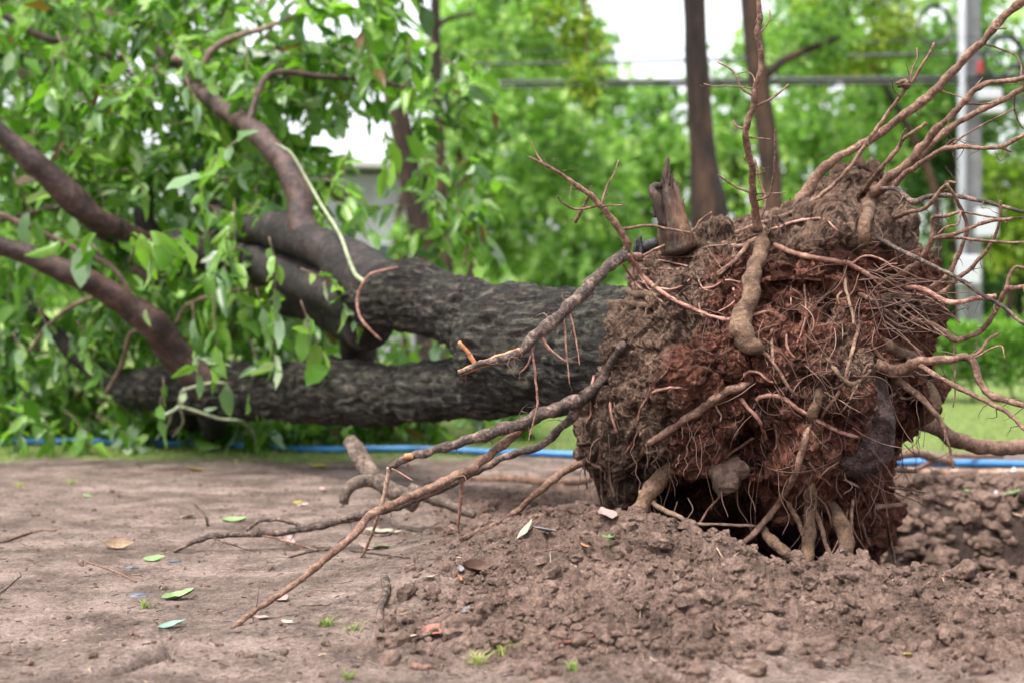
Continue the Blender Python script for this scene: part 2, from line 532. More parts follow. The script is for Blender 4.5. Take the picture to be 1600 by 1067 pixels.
def lawnmask(X, Y):
    q = np.stack([X * 1.3, Y * 1.3, 0 * X + 4.2], 1)
    return sstep(8.35, 8.95, Y + 0.55 * noise(q) - 0.12 * X)

def hfull(X, Y):
    X = np.asarray(X, float).ravel(); Y = np.asarray(Y, float).ravel()
    near = 1 - sstep(10, 14, Y)
    q = np.stack([X, Y, 0 * X], 1)
    lo = loosemask(X, Y)
    h = hbase(X, Y)
    h = h + near * 0.010 * fbm(q * 1.5 + 3, 2)
    h = h + near * (0.0035 + 0.012 * lo) * fbm(q * 11.0 + 5, 3)
    m = near > 0
    k = np.where(m & (lo > 0.01) & (Y > 2.5))[0]
    if len(k):
        qq = q[k].copy(); qq[:, 2] = h[k] * 1.0
        wq = qq + 0.03 * np.stack([noise(qq * 14), noise(qq * 14 + 31), noise(qq * 14 + 57)], 1)
        f1, f2, ci = worley(wq / 0.085, True)
        l1 = np.sqrt(np.clip(1 - (f1 / 0.72) ** 2, 0, 1)); sel = 0.35 + 0.65 * sstep(-0.1, 0.35, noise(qq * 5 + 11))
        f3, f4, cj = worley(wq / 0.036 + 50, True)
        l2 = np.sqrt(np.clip(1 - (f3 / 0.75) ** 2, 0, 1))
        h[k] += lo[k] * (0.024 * sel * l1 + 0.009 * l2 + 0.020 * ci * sel + 0.013 * cj + 0.020 * fbm(qq * 6.5 + 40, 3) + 0.010 * np.abs(noise(wq * 26)) + 0.007 * np.abs(noise(wq * 60)))
    k = np.where(m)[0]
    if len(k):
        h[k] += (0.0030 + 0.003 * lo[k]) * fbm(q[k] * 60, 3, 0.75)
    return h

def ground_point(px, py, lift=0.0):
    """where the sight line through a picture point meets the ground"""
    d = np.linspace(3.0, 14.0, 3000)
    X = (px - 800) / FPX * d; Z = EYE - (py - HOR) / FPX * d
    h = hfull(X, d)
    k = np.argmax(Z < h)
    if not (Z < h).any(): k = len(d) - 1
    return np.array((X[k], d[k], h[k] + lift))

ys = [-400, -120, -40, -12, -4, 0.0, 1.2, 2.0, 2.5]
y = 2.8
while y < 3.2: ys.append(y); y *= 1.02
while y < 7.2: ys.append(y); y *= 1.0024
while y < 10: ys.append(y); y *= 1.006
while y < 16: ys.append(y); y *= 1.02
while y < 900: ys.append(y); y *= 1.12
ys = np.array(ys)
uu = np.concatenate([[-60, -18, -6, -2.6, -1.6, -1.25], np.linspace(-1.1, 1.1, 880), [1.25, 1.6, 2.6, 6, 18, 60]])
wid = np.maximum(np.abs(ys), 3.0) * 0.44
GX = uu[None, :] * wid[:, None]; GY = np.repeat(ys[:, None], len(uu), 1)
gx, gy = GX.ravel(), GY.ravel()
gz = hfull(gx, gy)
nr, nc = GX.shape
i = np.arange(nr - 1)[:, None] * nc; j = np.arange(nc - 1)[None, :]
GQ = np.stack([i + j, i + j + 1, i + nc + j + 1, i + nc + j], -1).reshape(-1, 4)
GV = np.stack([gx, gy, gz], 1)
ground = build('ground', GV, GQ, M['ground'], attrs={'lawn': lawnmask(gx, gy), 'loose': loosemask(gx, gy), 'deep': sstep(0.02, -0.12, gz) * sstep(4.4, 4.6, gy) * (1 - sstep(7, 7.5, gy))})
tag(ground, kind='structure')

# loose crumbs of soil too many to count, and single larger clods
def rock(seed, sub=1, rough=0.35):
    t = (1 + 5 ** .5) / 2
    v = unit(np.array([(-1, t, 0), (1, t, 0), (-1, -t, 0), (1, -t, 0), (0, -1, t), (0, 1, t), (0, -1, -t), (0, 1, -t), (t, 0, -1), (t, 0, 1), (-t, 0, -1), (-t, 0, 1)], float))
    f = [(0, 11, 5), (0, 5, 1), (0, 1, 7), (0, 7, 10), (0, 10, 11), (1, 5, 9), (5, 11, 4), (11, 10, 2), (10, 7, 6), (7, 1, 8), (3, 9, 4), (3, 4, 2), (3, 2, 6), (3, 6, 8), (3, 8, 9), (4, 9, 5), (2, 4, 11), (6, 2, 10), (8, 6, 7), (9, 8, 1)]
    v = list(v)
    for _ in range(sub):
        mid, nf = {}, []
        def mp_(a, b):
            k = (min(a, b), max(a, b))
            if k not in mid:
                mid[k] = len(v); v.append(unit(v[a] + v[b]))
            return mid[k]
        for a, b, c in f:
            x, y_, z = mp_(a, b), mp_(b, c), mp_(c, a)
            nf += [(a, x, z), (b, y_, x), (c, z, y_), (x, y_, z)]
        f = nf
    v = np.array(v)
    f1, f2 = worley(v * 1.1 + seed * 3.7)
    r = 1 + rough * noise(v * 1.2 + seed * 7.1) * 1.6 + rough * 0.5 * noise(v * 3.1 + seed) - 0.25 * f1
    v = v * r[:, None] * np.array([1.15, 0.95, 0.78])
    return v, np.array(f)

rocks = [rock(s, 1) for s in range(10)]
def scatter_crumbs(acc, X, Y, S, sink=0.25):
    Z = hfull(X, Y)
    for k in range(len(X)):
        v, f = rocks[k % 10]
        a = RNG.uniform(0, 6.28, 2); ca, sa = math.cos(a[0]), math.sin(a[0]); cb, sb = math.cos(a[1]), math.sin(a[1])
        R = np.array([[ca, -sa, 0], [sa, ca, 0], [0, 0, 1]]) @ np.array([[1, 0, 0], [0, cb, -sb], [0, sb, cb]])
        acc.add(v @ R.T * S[k] + (X[k], Y[k], Z[k] + S[k] * (0.45 - sink)), T=f)
acc = Acc()
nX = RNG.uniform(-0.35, 2.3, 9000); nY = 3.3 + 3.1 * RNG.random(9000) ** 1.3
keep = (RNG.random(9000) < loosemask(nX, nY) * 0.9) & (np.abs(nX) < 0.42 * nY)
nX, nY = nX[keep], nY[keep]
scatter_crumbs(acc, nX, nY, np.clip(RNG.lognormal(-4.7, 0.6, len(nX)), 0.003, 0.034))
nX = RNG.uniform(1.1, 2.9, 2600); nY = RNG.uniform(5.7, 7.0, 2600)
scatter_crumbs(acc, nX, nY, np.clip(RNG.lognormal(-3.9, 0.55, 2600), 0.008, 0.07), 0.25)
nX = RNG.uniform(-2.2, 2.0, 1500); nY = 3.3 + 5 * RNG.random(1500) ** 1.4
scatter_crumbs(acc, nX, nY, np.clip(RNG.lognormal(-5.3, 0.5, len(nX)), 0.002, 0.014))
tag(acc.build('soil_crumbs', M['clod'], smooth=False), 'brown crumbs of dug-up soil strewn over the mound', 'soil', kind='stuff')

clod_meshes = []
for s in range(6):
    v, f = rock(s + 20, 3, 0.3)
    v = v + 0.05 * fbm(v * 3.0 + s, 3)[:, None] * v
    clod_meshes.append(new_mesh('soil_clod', v, f, M['clod'], True))
def place_clod(p, s, label, group=None):
    o = link('soil_clod', random.choice(clod_meshes), None, tuple(p))
    o.rotation_euler = (random.uniform(-0.5, 0.5), random.uniform(-0.5, 0.5), random.uniform(0, 6.28))
    o.scale = (s * random.uniform(0.9, 1.2), s * random.uniform(0.9, 1.2), s * random.uniform(0.75, 1.0))
    return tag(o, label, 'soil clod', group)
for (px, py, sp, lab) in [
    (719, 974, 26, 'rounded fist-sized soil clod beside the red fallen leaf'),
    (841, 1046, 21, 'flat crumbling soil clod near the bottom edge of the picture'),
    (1332, 905, 23, 'pale blocky soil clod on the berm under the right-hand hanging roots'),
    (1507, 893, 27, 'large smooth grey-brown clod low on the right crater wall'),
    (1545, 880, 17, 'lighter clod just right of the large smooth one on the crater wall'),
    (1470, 872, 24, 'wide brown clod left of the large smooth one on the crater wall'),
    (1540, 845, 22, 'dark round clod high on the right crater wall'),
    (1425, 850, 26, 'dark clod beside the dangling roots on the crater wall'),
    (1150, 883, 20, 'knobbly clod on the berm below the dark hollow'),
    (1200, 945, 22, 'upright clod in the middle of the berm'),
    (1030, 845, 20, 'soil clod at the lip of the dark hollow'),
    (775, 1000, 15, 'small clod right of the rounded fist-sized one'),
    (800, 990, 13, 'smallest clod in the cluster by the red bark strip'),
    (1285, 1010, 24, 'big dark clod in the right foreground'),
    (1060, 990, 22, 'clod in the foreground right of the red bark strip'),
]:
    g = ground_point(px, py + sp * 0.4)
    s = sp / FPX * g[1]
    place_clod(g + (0, 0, s * 0.25), s, lab)

# ------------------------------------------------------------------ the fallen tree
BASE = (0.86, 5.1, 0.0)
tree = empty('fallen_tree', BASE, 'uprooted tree lying on its side with its earth-filled root ball facing the viewer', 'tree')

# --- root ball: a lumpy disc of soil, deepest towards the viewer
outline = [(1330, 256), (1362, 266), (1388, 300), (1420, 338), (1426, 385), (1450, 415), (1464, 470), (1446, 530), (1446, 575),
           (1462, 600), (1462, 640), (1440, 662), (1408, 684), (1396, 715), (1392, 770), (1378, 850), (1340, 930), (1240, 960), (1100, 940), (1000, 900),
           (972, 815), (942, 750), (918, 705), (912, 660), (918, 620), (950, 570), (958, 512), (978, 470), (992, 422), (1012, 390),
           (1060, 384), (1095, 380), (1130, 352), (1190, 346), (1245, 330), (1285, 292)]
c0 = np.array((1185.0, 605.0))
ov = np.array(outline, float) - c0
oa = np.arctan2(ov[:, 1], ov[:, 0]); orr = np.hypot(ov[:, 0], ov[:, 1])
o_ = np.argsort(oa); oa, orr = oa[o_], orr[o_]
oa = np.concatenate([oa - 2 * np.pi, oa, oa + 2 * np.pi]); orr = np.tile(orr, 3)
NT, NP = 520, 270
th = np.linspace(-np.pi, np.pi, NT, endpoint=False)
ph = np.concatenate([np.linspace(0.01, np.pi / 2, 200) ** 1.0, np.linspace(np.pi / 2, np.pi - 0.02, NP - 199)[1:]])
TH, PH = np.meshgrid(th, ph)
Rr = np.interp(TH, oa, orr)
px = c0[0] + Rr * np.sin(PH) * np.cos(TH); py = c0[1] + Rr * np.sin(PH) * np.sin(TH)
cf = np.cos(PH)
dep = 5.12 - np.where(cf > 0, 0.60 * np.abs(cf) ** 0.75, -0.34 * np.abs(cf) ** 0.8)
def blob(cx, cy, rx, ry, p=2.0):
    q = (np.abs((px - cx) / rx) ** 2 + np.abs((py - cy) / ry) ** 2)
    return np.exp(-q ** (p / 2) * 1.0)
fr = (cf > 0)
wb = noise(np.stack([px.ravel() / 40, py.ravel() / 40, 0 * px.ravel()], 1)).reshape(px.shape) * 18
def hole(cx, cy, rx, ry):
    q = np.sqrt(((px + wb - cx) / rx) ** 2 + ((py + wb - cy) / ry) ** 2)
    return 1 - sstep(0.75, 1.1, q)
dep = dep + fr * (0.55 * hole(1098, 812, 112, 66) + 0.5 * hole(1215, 880, 85, 60))
dep = dep + fr * (0.24 * sstep(720, 880, py) + 0.12 * sstep(380, 280, py) + 0.22 * hole(1404, 655, 50, 62))
dep = dep + fr * (0.10 * hole(1240, 465, 70, 30) + 0.10 * hole(1180, 700, 60, 40) + 0.08 * hole(1030, 740, 50, 40) + 0.07 * hole(1420, 350, 40, 40))
dep = dep - fr * (0.13 * blob(1320, 575, 60, 50) + 0.10 * blob(1060, 600, 70, 60) + 0.10 * blob(960, 520, 28, 40) + 0.08 * blob(1290, 360, 60, 50) + 0.10 * blob(1330, 665, 60, 70))
BV = np.stack([(px - 800) / FPX * dep, dep, EYE - (py - HOR) / FPX * dep], -1).reshape(-1, 3)
i = np.arange(NP - 1)[:, None] * NT; j = np.arange(NT)[None, :]; j2 = (j + 1) % NT
BQ = np.stack([i + j, i + j2, i + NT + j2, i + NT + j], -1).reshape(-1, 4)
BV = np.vstack([BV, BV[:NT].mean(0), BV[-NT:].mean(0)])
k0, k1 = NP * NT, NP * NT + 1
jj = np.arange(NT)
BT = np.concatenate([np.stack([np.full(NT, k0), (jj + 1) % NT, jj], 1), np.stack([np.full(NT, k1), (NP - 1) * NT + jj, (NP - 1) * NT + (jj + 1) % NT], 1)])
def vnormals(V, Q):
    N = np.zeros_like(V)
    fn = np.cross(V[Q[:, 2]] - V[Q[:, 0]], V[Q[:, 3 % Q.shape[1]]] - V[Q[:, 1]]) if Q.shape[1] == 4 else np.cross(V[Q[:, 1]] - V[Q[:, 0]], V[Q[:, 2]] - V[Q[:, 0]])
    for c in range(Q.shape[1]): np.add.at(N, Q[:, c], fn)
    return unit(N)
BN = vnormals(BV, BQ)
cen = BV.mean(0)
if ((BV - cen) * BN).sum() < 0:
    BN = -BN; BQ = BQ[:, ::-1]; BT = BT[:, ::-1]
w = BV + 0.02 * np.stack([noise(BV * 15), noise(BV * 15 + 31), noise(BV * 15 + 57)], 1)
f1, f2, ci = worley(w / 0.11, True); f3, f4, cj = worley(w / 0.045 + 50, True); f5, f6 = worley(w / 0.021 + 80)
crack = sstep(0.0, 0.12, f2 - f1)
dsp = 0.045 * fbm(BV * 4.5 + 3, 3) + 0.020 * np.sqrt(np.clip(1 - (f1 / 0.75) ** 2, 0, 1)) - 0.012 * (1 - crack) \
    + 0.011 * np.sqrt(np.clip(1 - (f3 / 0.75) ** 2, 0, 1)) + 0.011 * fbm(w * 24, 3, 0.6) + 0.011 * np.sqrt(np.clip(1 - (f5 / 0.75) ** 2, 0, 1)) + 0.005 * fbm(w * 60, 2) + 0.030 * ci + 0.018 * cj - 0.044
BV = BV + BN * dsp[:, None]
bpx = 800 + BV[:, 0] / BV[:, 1] * FPX; bpy_ = HOR - (BV[:, 2] - EYE) / BV[:, 1] * FPX
redm = 0.75 * sstep(1010, 1120, bpx + 0.25 * (bpy_ - 600)) * sstep(350, 430, bpy_) - 0.45 * np.exp(-(((bpx - 1330) / 70) ** 2 + ((bpy_ - 560) / 60) ** 2)) + 0.05
redm = np.clip(redm + 0.4 * np.exp(-(((bpx - 1050) / 60) ** 2 + ((bpy_ - 560) / 50) ** 2)), 0, 1)
ball = build('root_ball', BV, [BQ, BT], M['ball'], tree, attrs={'red': redm})
tag(ball, 'crumbly reddish brown soil packed between the roots')
bvh = BVHTree.FromPolygons([tuple(v) for v in BV], [tuple(int(x) for x in q) for q in BQ])
EYEV = Vector((0, 0, EYE))
def ball_depth(px, py):
    d = Vector(P(px, py, 1.0)) - EYEV
    hit = bvh.ray_cast(EYEV, d.normalized())
    return hit[0].y if hit[0] is not None else None
def root_depth(px, py):
    # roots span the hollow instead of lining it
    v = ball_depth(px, py)
    if v is not None and 985 < px < 1340 and py > 735: v = min(v, 4.70 - (py - 740) * 0.0010)
    return v

# --- trunk: bole and its two limbs grown together, then furrowed
def limb_line(pts, step=0.03):
    a = np.array([(*P(x, y, d), r / FPX * d) for (x, y, d, r) in pts])
    s = spline(a, step)
    return s[:, :3], s[:, 3]
acc = Acc()
for pts in ([(1040, 560, 5.12, 118), (960, 556, 5.35, 106), (880, 548, 5.62, 100), (810, 546, 5.9, 100), (775, 547, 6.08, 84)],
            [(800, 520, 5.95, 72), (745, 498, 6.2, 66), (690, 479, 6.45, 57), (630, 469, 6.75, 57), (585, 470, 6.98, 53), (566, 472, 7.1, 44)],
            [(800, 585, 5.95, 66), (740, 606, 6.25, 52), (650, 615, 6.75, 48), (560, 618, 7.25, 49), (460, 615, 7.75, 49), (360, 609, 8.3, 46), (285, 607, 8.7, 42), (225, 610, 9.0, 36), (196, 612, 9.12, 30)]):
    C, r = limb_line(pts)
    V, Q, T = tube(C, r, 40, 0.10, 3.0, True, 0.35)
    acc.add(V, Q, T)
tmp = acc.build('trunk_rough', None)
md = tmp.modifiers.new('remesh', 'REMESH'); md.mode = 'VOXEL'; md.voxel_size = 0.0135; md.use_smooth_shade = True
sm = tmp.modifiers.new('smooth', 'SMOOTH'); sm.iterations = 10; sm.factor = 0.5
dg = bpy.context.evaluated_depsgraph_get()
ev = tmp.evaluated_get(dg)
me = bpy.data.meshes.new_from_object(ev)
TV = np.zeros(len(me.vertices) * 3); me.vertices.foreach_get('co', TV); TV = TV.reshape(-1, 3)
TN = np.zeros(len(me.vertices) * 3); me.vertices.foreach_get('normal', TN); TN = TN.reshape(-1, 3)
ax = unit(np.array([math.cos(AX), math.sin(AX), 0.0]))
sx = TV @ ax
q = TV - sx[:, None] * ax + (sx * 0.15)[:, None] * ax
q = q + 0.035 * np.stack([noise(TV * 5), noise(TV * 5 + 31), noise(TV * 5 + 57)], 1)
f1, f2 = worley(q / 0.062)
dsp = 0.007 * sstep(0.0, 0.35, f2 - f1) + 0.012 * fbm(q * 34, 4, 0.65) - 0.013 * np.clip(1 - 5 * np.abs(noise(q * 15 + 3)), 0, 1) + 0.032 * fbm(TV * 2.6 + 8, 2) - 0.012
# old knots and folds
for (kx, ky, kd, kr, ka) in [(640, 440, 6.6, 0.10, 0.05), (500, 600, 7.45, 0.10, 0.05), (330, 585, 8.35, 0.12, 0.04), (840, 500, 5.5, 0.13, 0.035), (465, 590, 7.55, 0.05, -0.05), (735, 430, 6.1, 0.06, 0.04), (600, 445, 6.8, 0.05, -0.04)]:
    dd = np.linalg.norm(TV - P(kx, ky, kd), axis=1)
    dsp += ka * np.exp(-(dd / kr) ** 2)
TV = TV + TN * dsp[:, None]
me.vertices.foreach_set('co', (TV - np.array(BASE)).ravel()); me.update()
me.materials.clear(); me.materials.append(M['bark'])
me.name = 'trunk'
trunk = link('trunk', me, tree)
tag(trunk, 'dark furrowed trunk forking into two limbs')
bpy.data.objects.remove(tmp)

def branch(name, pts, mat, segs=14, lump=0.16, parent=tree, label=None):
    C, r = limb_line(pts, 0.03)
    V, Q, T = tube(C, r, segs, lump, random.uniform(0, 50), True, 0.7)
    o = build(name, V, [Q, T], M[mat], parent)
    if label: tag(o, label)
    return o
BRANCHES = [
    ([(345, 612, 8.3, 34), (310, 585, 8.25, 27), (275, 550, 8.2, 25), (235, 505, 8.1, 23), (180, 463, 8.0, 20), (120, 432, 7.9, 19), (60, 405, 7.85, 17), (0, 384, 7.8, 16), (-120, 350, 7.7, 13), (-260, 330, 7.6, 8)], 'branch'),
    ([(600, 455, 6.9, 46), (560, 425, 7.1, 38), (510, 390, 7.4, 32), (460, 368, 7.7, 30), (425, 360, 7.95, 26), (380, 362, 8.3, 22), (330, 350, 8.7, 18)], 'limbdark'),
    ([(490, 385, 7.55, 28), (470, 345, 7.6, 21), (468, 310, 7.65, 20), (450, 265, 7.75, 19), (415, 222, 7.9, 17), (370, 185, 8.25, 15), (315, 145, 8.75, 12.5), (265, 95, 9.4, 9), (215, 45, 10.0, 7.5), (185, -20, 10.4, 6.5), (150, -120, 10.7, 4)], 'branch'),
    ([(575, 480, 7.05, 40), (520, 458, 7.35, 34), (455, 430, 7.75, 31), (400, 412, 8.1, 29), (340, 398, 8.5, 27), (285, 385, 8.9, 26), (262, 383, 9.05, 22)], 'limbdark'),
    ([(285, 388, 8.85, 21), (235, 383, 8.5, 20), (165, 352, 8.1, 21), (115, 312, 7.95, 20), (55, 255, 7.85, 19), (0, 208, 7.8, 17), (-110, 130, 7.7, 12)], 'branch'),
    ([(245, 384, 9.2, 18), (226, 345, 9.25, 15), (228, 312, 9.3, 14), (226, 292, 9.3, 12)], 'limbdark'),
    ([(300, 392, 8.9, 15), (270, 425, 9.1, 13), (245, 435, 9.25, 12), (205, 418, 9.4, 9), (150, 405, 9.5, 6)], 'branch'),
    ([(580, 500, 7.1, 42), (545, 500, 7.6, 36), (500, 480, 8.0, 28), (440, 470, 8.4, 20)], 'limbdark'),
    ([(560, 500, 7.5, 34), (562, 535, 7.7, 28), (560, 575, 7.9, 25), (555, 640, 8.2, 20)], 'limbdark'),
    ([(205, 612, 9.1, 26), (160, 588, 9.3, 16), (120, 555, 9.4, 13), (80, 515, 9.5, 11), (45, 480, 9.6, 9), (0, 460, 9.7, 6)], 'limbdark'),
    ([(300, 630, 8.8, 26), (285, 655, 9.1, 26), (262, 675, 9.4, 24), (240, 690, 9.7, 20)], 'limbdark'),
    ([(330, 640, 8.6, 22), (335, 668, 9.0, 22), (330, 690, 9.5, 20)], 'limbdark'),
    ([(345, 395, 8.5, 15), (345, 345, 8.6, 13), (335, 320, 8.7, 12)], 'limbdark'),
    ([(270, 90, 8.6, 6), (310, 110, 8.7, 6), (330, 80, 8.7, 5.5), (362, 60, 8.7, 5), (420, 42, 8.7, 4), (470, 20, 8.7, 3)], 'twig'),
    ([(385, 200, 8.0, 5), (420, 118, 8.3, 5), (500, 120, 8.5, 4.5), (580, 125, 8.6, 4), (640, 140, 8.7, 3)], 'branch'),
    ([(-40, 318, 8.0, 5), (0, 335, 8.0, 5), (60, 362, 8.05, 5), (110, 385, 8.1, 4.5), (165, 410, 8.1, 4.5), (190, 435, 8.1, 4), (207, 468, 8.1, 4)], 'twig'),
    ([(275, 507, 8.3, 3), (290, 480, 8.3, 3.5), (330, 462, 8.2, 3.5), (390, 450, 8.1, 3.5), (432, 438, 8.0, 3)], 'twig'),
    ([(45, 550, 8.9, 3), (75, 510, 8.8, 3.5), (110, 480, 8.6, 3.5), (145, 465, 8.3, 4)], 'twig'),
    ([(165, 615, 8.7, 3), (190, 570, 8.5, 3.5), (205, 520, 8.3, 3.5), (235, 520, 8.2, 4)], 'twig'),
    ([(100, 238, 9.3, 4), (140, 236, 9.3, 5), (190, 242, 9.3, 4)], 'twig'),
    ([(0, 20, 9.4, 7), (70, 60, 9.4, 6), (140, 70, 9.4, 5), (210, 120, 9.4, 3)], 'branch'),
    ([(130, 310, 9.0, 6), (60, 330, 9.2, 5), (0, 345, 9.3, 4)], 'branch'),
]
for pts, mt in BRANCHES:
    branch('branch' if pts[0][3] > 6.5 else 'twig', pts, mt, 18 if pts[0][3] > 10 else 8, 0.24)
vine = [([(430, 225, 7.6, 1.6), (455, 240, 7.55, 2), (480, 282, 7.5, 2.4), (503, 322, 7.35, 2.7), (530, 365, 7.1, 3), (545, 405, 6.9, 3.2), (556, 430, 6.75, 3.6), (571, 441, 6.68, 3.6)], 'vine', 'pale green vine stem hanging onto the upper limb'),
        ([(620, 418, 6.5, 1.6), (580, 428, 6.6, 2), (566, 445, 6.62, 2.4), (558, 468, 6.65, 2.4), (562, 495, 6.62, 2.2), (578, 515, 6.6, 2), (596, 532, 6.6, 1.5)], 'rootpink', 'thin pink vine looped around the upper limb'),
        ([(420, 470, 8.0, 2), (440, 462, 7.9, 2.5), (470, 455, 7.8, 2.5), (510, 492, 7.7, 2), (522, 512, 7.7, 1.5)], 'vine', None)]
for pts, mt, lab in vine:
    branch('vine', pts, mt, 8, 0.08, tree, lab)
# broken sprig in front of the lower limb
for pts in ([(252, 650, 8.0, 3), (270, 642, 8.0, 3), (281, 634, 8.0, 3.5)], [(281, 634, 8.0, 3), (285, 612, 8.0, 3), (310, 602, 7.95, 2.5), (335, 597, 7.9, 2.3), (356, 599, 7.9, 2)],
            [(281, 634, 8.0, 3), (310, 643, 8.0, 2.5), (345, 654, 8.0, 2.3), (375, 657, 8.0, 2), (395, 675, 8.2, 2), (401, 700, 8.6, 1.6)],
            [(268, 644, 8.0, 2), (262, 665, 8.2, 2), (245, 685, 8.5, 1.8)], [(282, 638, 8.0, 2), (286, 660, 8.1, 1.8), (270, 682, 8.4, 1.5)]):
    branch('sprig', pts, 'vine', 6, 0.05)

# --- roots. A point is (x, y) between fixed depths, (x, y, depth), (x, y, 's') on the soil of the ball or (x, y, 'g') on the ground
fine = Acc()
def root_line(pts, rad, step=4.0, lift=0.5):
    if all(len(p) == 2 for p in pts):
        pts = [(*p, 's') for p in pts]
    xy = spline(np.array([p[:2] for p in pts], float), step)
    # arc position of the given points on the resampled line
    idx = [int(np.argmin(np.hypot(xy[:, 0] - p[0], xy[:, 1] - p[1]))) for p in pts]
    idx[-1] = len(xy) - 1
    n = len(xy)
    modes = [p[2] if len(p) > 2 else None for p in pts]
    rpx = np.interp(np.linspace(0, 1, n), np.linspace(0, 1, len(rad)), rad)
    dep = np.full(n, np.nan)
    last = 4.8
    for k, (i_, m_) in enumerate(zip(idx, modes)):
        if m_ == 's':
            v = root_depth(*xy[i_]); v = last if v is None else v - rpx[i_] * lift / FPX * v; dep[i_] = v
        elif m_ == 'g':
            g = ground_point(*(xy[i_] + (0, rpx[i_] * 0.4))); dep[i_] = g[1]
        elif m_ is not None: dep[i_] = m_
        if not np.isnan(dep[i_]): last = dep[i_]
    # stretches between two 's' points follow the surface
    for k in range(len(idx) - 1):
        a, b = idx[k], idx[k + 1]
        if modes[k] == 's' and modes[k + 1] == 's' and b > a + 1:
            loc = []
            for t in range(a, b + 1):
                v = root_depth(*xy[t]); loc.append(np.nan if v is None else v - rpx[t] * lift / FPX * v)
            loc = np.array(loc)
            lin = np.linspace(dep[a], dep[b], len(loc))
            loc = np.where(np.isnan(loc), lin, loc)
            loc = np.minimum(loc, lin + 0.05)
            dep[a:b + 1] = loc
    ok = ~np.isnan(dep)
    dep = np.interp(np.arange(n), np.where(ok)[0], dep[ok])
    # taut over the lumps: never behind the smoothed soil
    for _ in range(2):
        pad = np.pad(dep, 3, mode='edge')
        avg = np.mean([pad[k:k + n] for k in range(7)], 0)
        dep = np.where(np.arange(n) % (n - 1) == 0, dep, np.minimum(dep, avg) * 0.5 + avg * 0.5)
    wob = noise(np.stack([np.arange(n) * 0.21 * step / 4, np.full(n, xy[0, 0] * 0.37), np.full(n, xy[0, 1] * 0.31)], 1))
    wob2 = noise(np.stack([np.arange(n) * 0.21 * step / 4, np.full(n, xy[0, 1] * 0.77), np.full(n, xy[0, 0] * 0.11)], 1))
    amp = np.minimum(np.arange(n), 5) / 5 * (0.8 + 0.22 * rpx)
    xy = xy + np.stack([wob, wob2], 1) * amp[:, None]
    C = np.stack([P(x, y, d) for (x, y), d in zip(xy, dep)])
    if all(m_ == 's' for m_ in modes):
        e = min(7, n // 3); f_ = np.zeros(n); f_[:e] = np.linspace(1, 0, e); f_[n - e:] = np.maximum(f_[n - e:], np.linspace(0, 1, e))
        dd_ = f_ * (rpx * 2.2 / FPX * dep + 0.008)
        C = C + unit(C - (0, 0, EYE)) * dd_[:, None]
    return C, rpx / FPX * dep, rpx

def hairs(C, r, n, length=0.10, rnd=0.5, thin=0.28):
    """fine rootlets growing off a root"""
    for _ in range(n):
        k = random.randrange(len(C) // 6, len(C))
        p = C[k].copy(); t = unit(C[min(k + 1, len(C) - 1)] - C[max(k - 1, 0)])
        d = unit(t * random.uniform(-0.2, 0.9) + RNG.normal(size=3) * (0.8, 0.55, 0.8))
        L = length * random.uniform(0.35, 1.3); m_ = random.randint(5, 9)
        pts = [p]
        for s in range(m_):
            d = unit(d + RNG.normal(size=3) * 0.33 + (0, 0, -0.10))
            pts.append(pts[-1] + d * L / m_)
        rr = max(0.0008, min(r[k] * thin, 0.0022))
        V, Q, T = tube(np.array(pts), np.linspace(rr, 0.0005, len(pts)), 4)
        fine.add(V, Q, T, random.random())
        if random.random() < 0.5:
            q_ = np.array(pts[len(pts) // 2:]); e = unit(RNG.normal(size=3))
            q_ = q_[0] + np.cumsum(np.vstack([np.zeros(3), np.tile(e * L / m_ * 0.8, (len(q_) - 1, 1)) + RNG.normal(size=(len(q_) - 1, 3)) * L / m_ * 0.35]), 0)
            V, Q, T = tube(q_, np.linspace(rr * 0.7, 0.0005, len(q_)), 4)
            fine.add(V, Q, T, random.random())

def root(pts, rad, mat='root', subs=(), hair=0, hlen=0.10, label=None, parent=None, lift=0.5, name='root'):
    rad = [q_ * (0.80 if q_ < 10 else 0.92) for q_ in rad]
    C, r, rpx = root_line(pts, rad, lift=lift)
    mr = float(np.mean(rpx))
    V, Q, T = tube(C, r, 6 if mr < 3 else 10 if mr < 6 else 14, 0.34, random.uniform(0, 90), True, 0.8)
    o = build(name, V, [Q, T], M[mat], parent or tree)
    if label: tag(o, label)
    if hair: hairs(C, r, hair, hlen)
    for s in subs:
        sp, sr = s[0], s[1]; sm_ = s[2] if len(s) > 2 else mat
        # starts on the parent root
        a = np.array([P(x, y, d) for x, y, d in [(sp[0][0], sp[0][1], 1.0)]])[0]
        cx = 800 + C[:, 0] / C[:, 1] * FPX; cy = HOR - (C[:, 2] - EYE) / C[:, 1] * FPX
        k = int(np.argmin(np.hypot(cx - sp[0][0], cy - sp[0][1])))
        pp = [(cx[k], cy[k], float(C[k, 1]))]
        off = s[3] if len(s) > 3 else random.uniform(-0.12, 0.08)
        for t, p in enumerate(sp[1:], 1):
            pp.append(p if len(p) > 2 else (p[0], p[1], float(C[k, 1]) + off * t / (len(sp) - 1)))
        root(pp, sr, sm_, hair=max(0, hair // 4), hlen=hlen * 0.6, parent=o, name='rootlet')
    return o
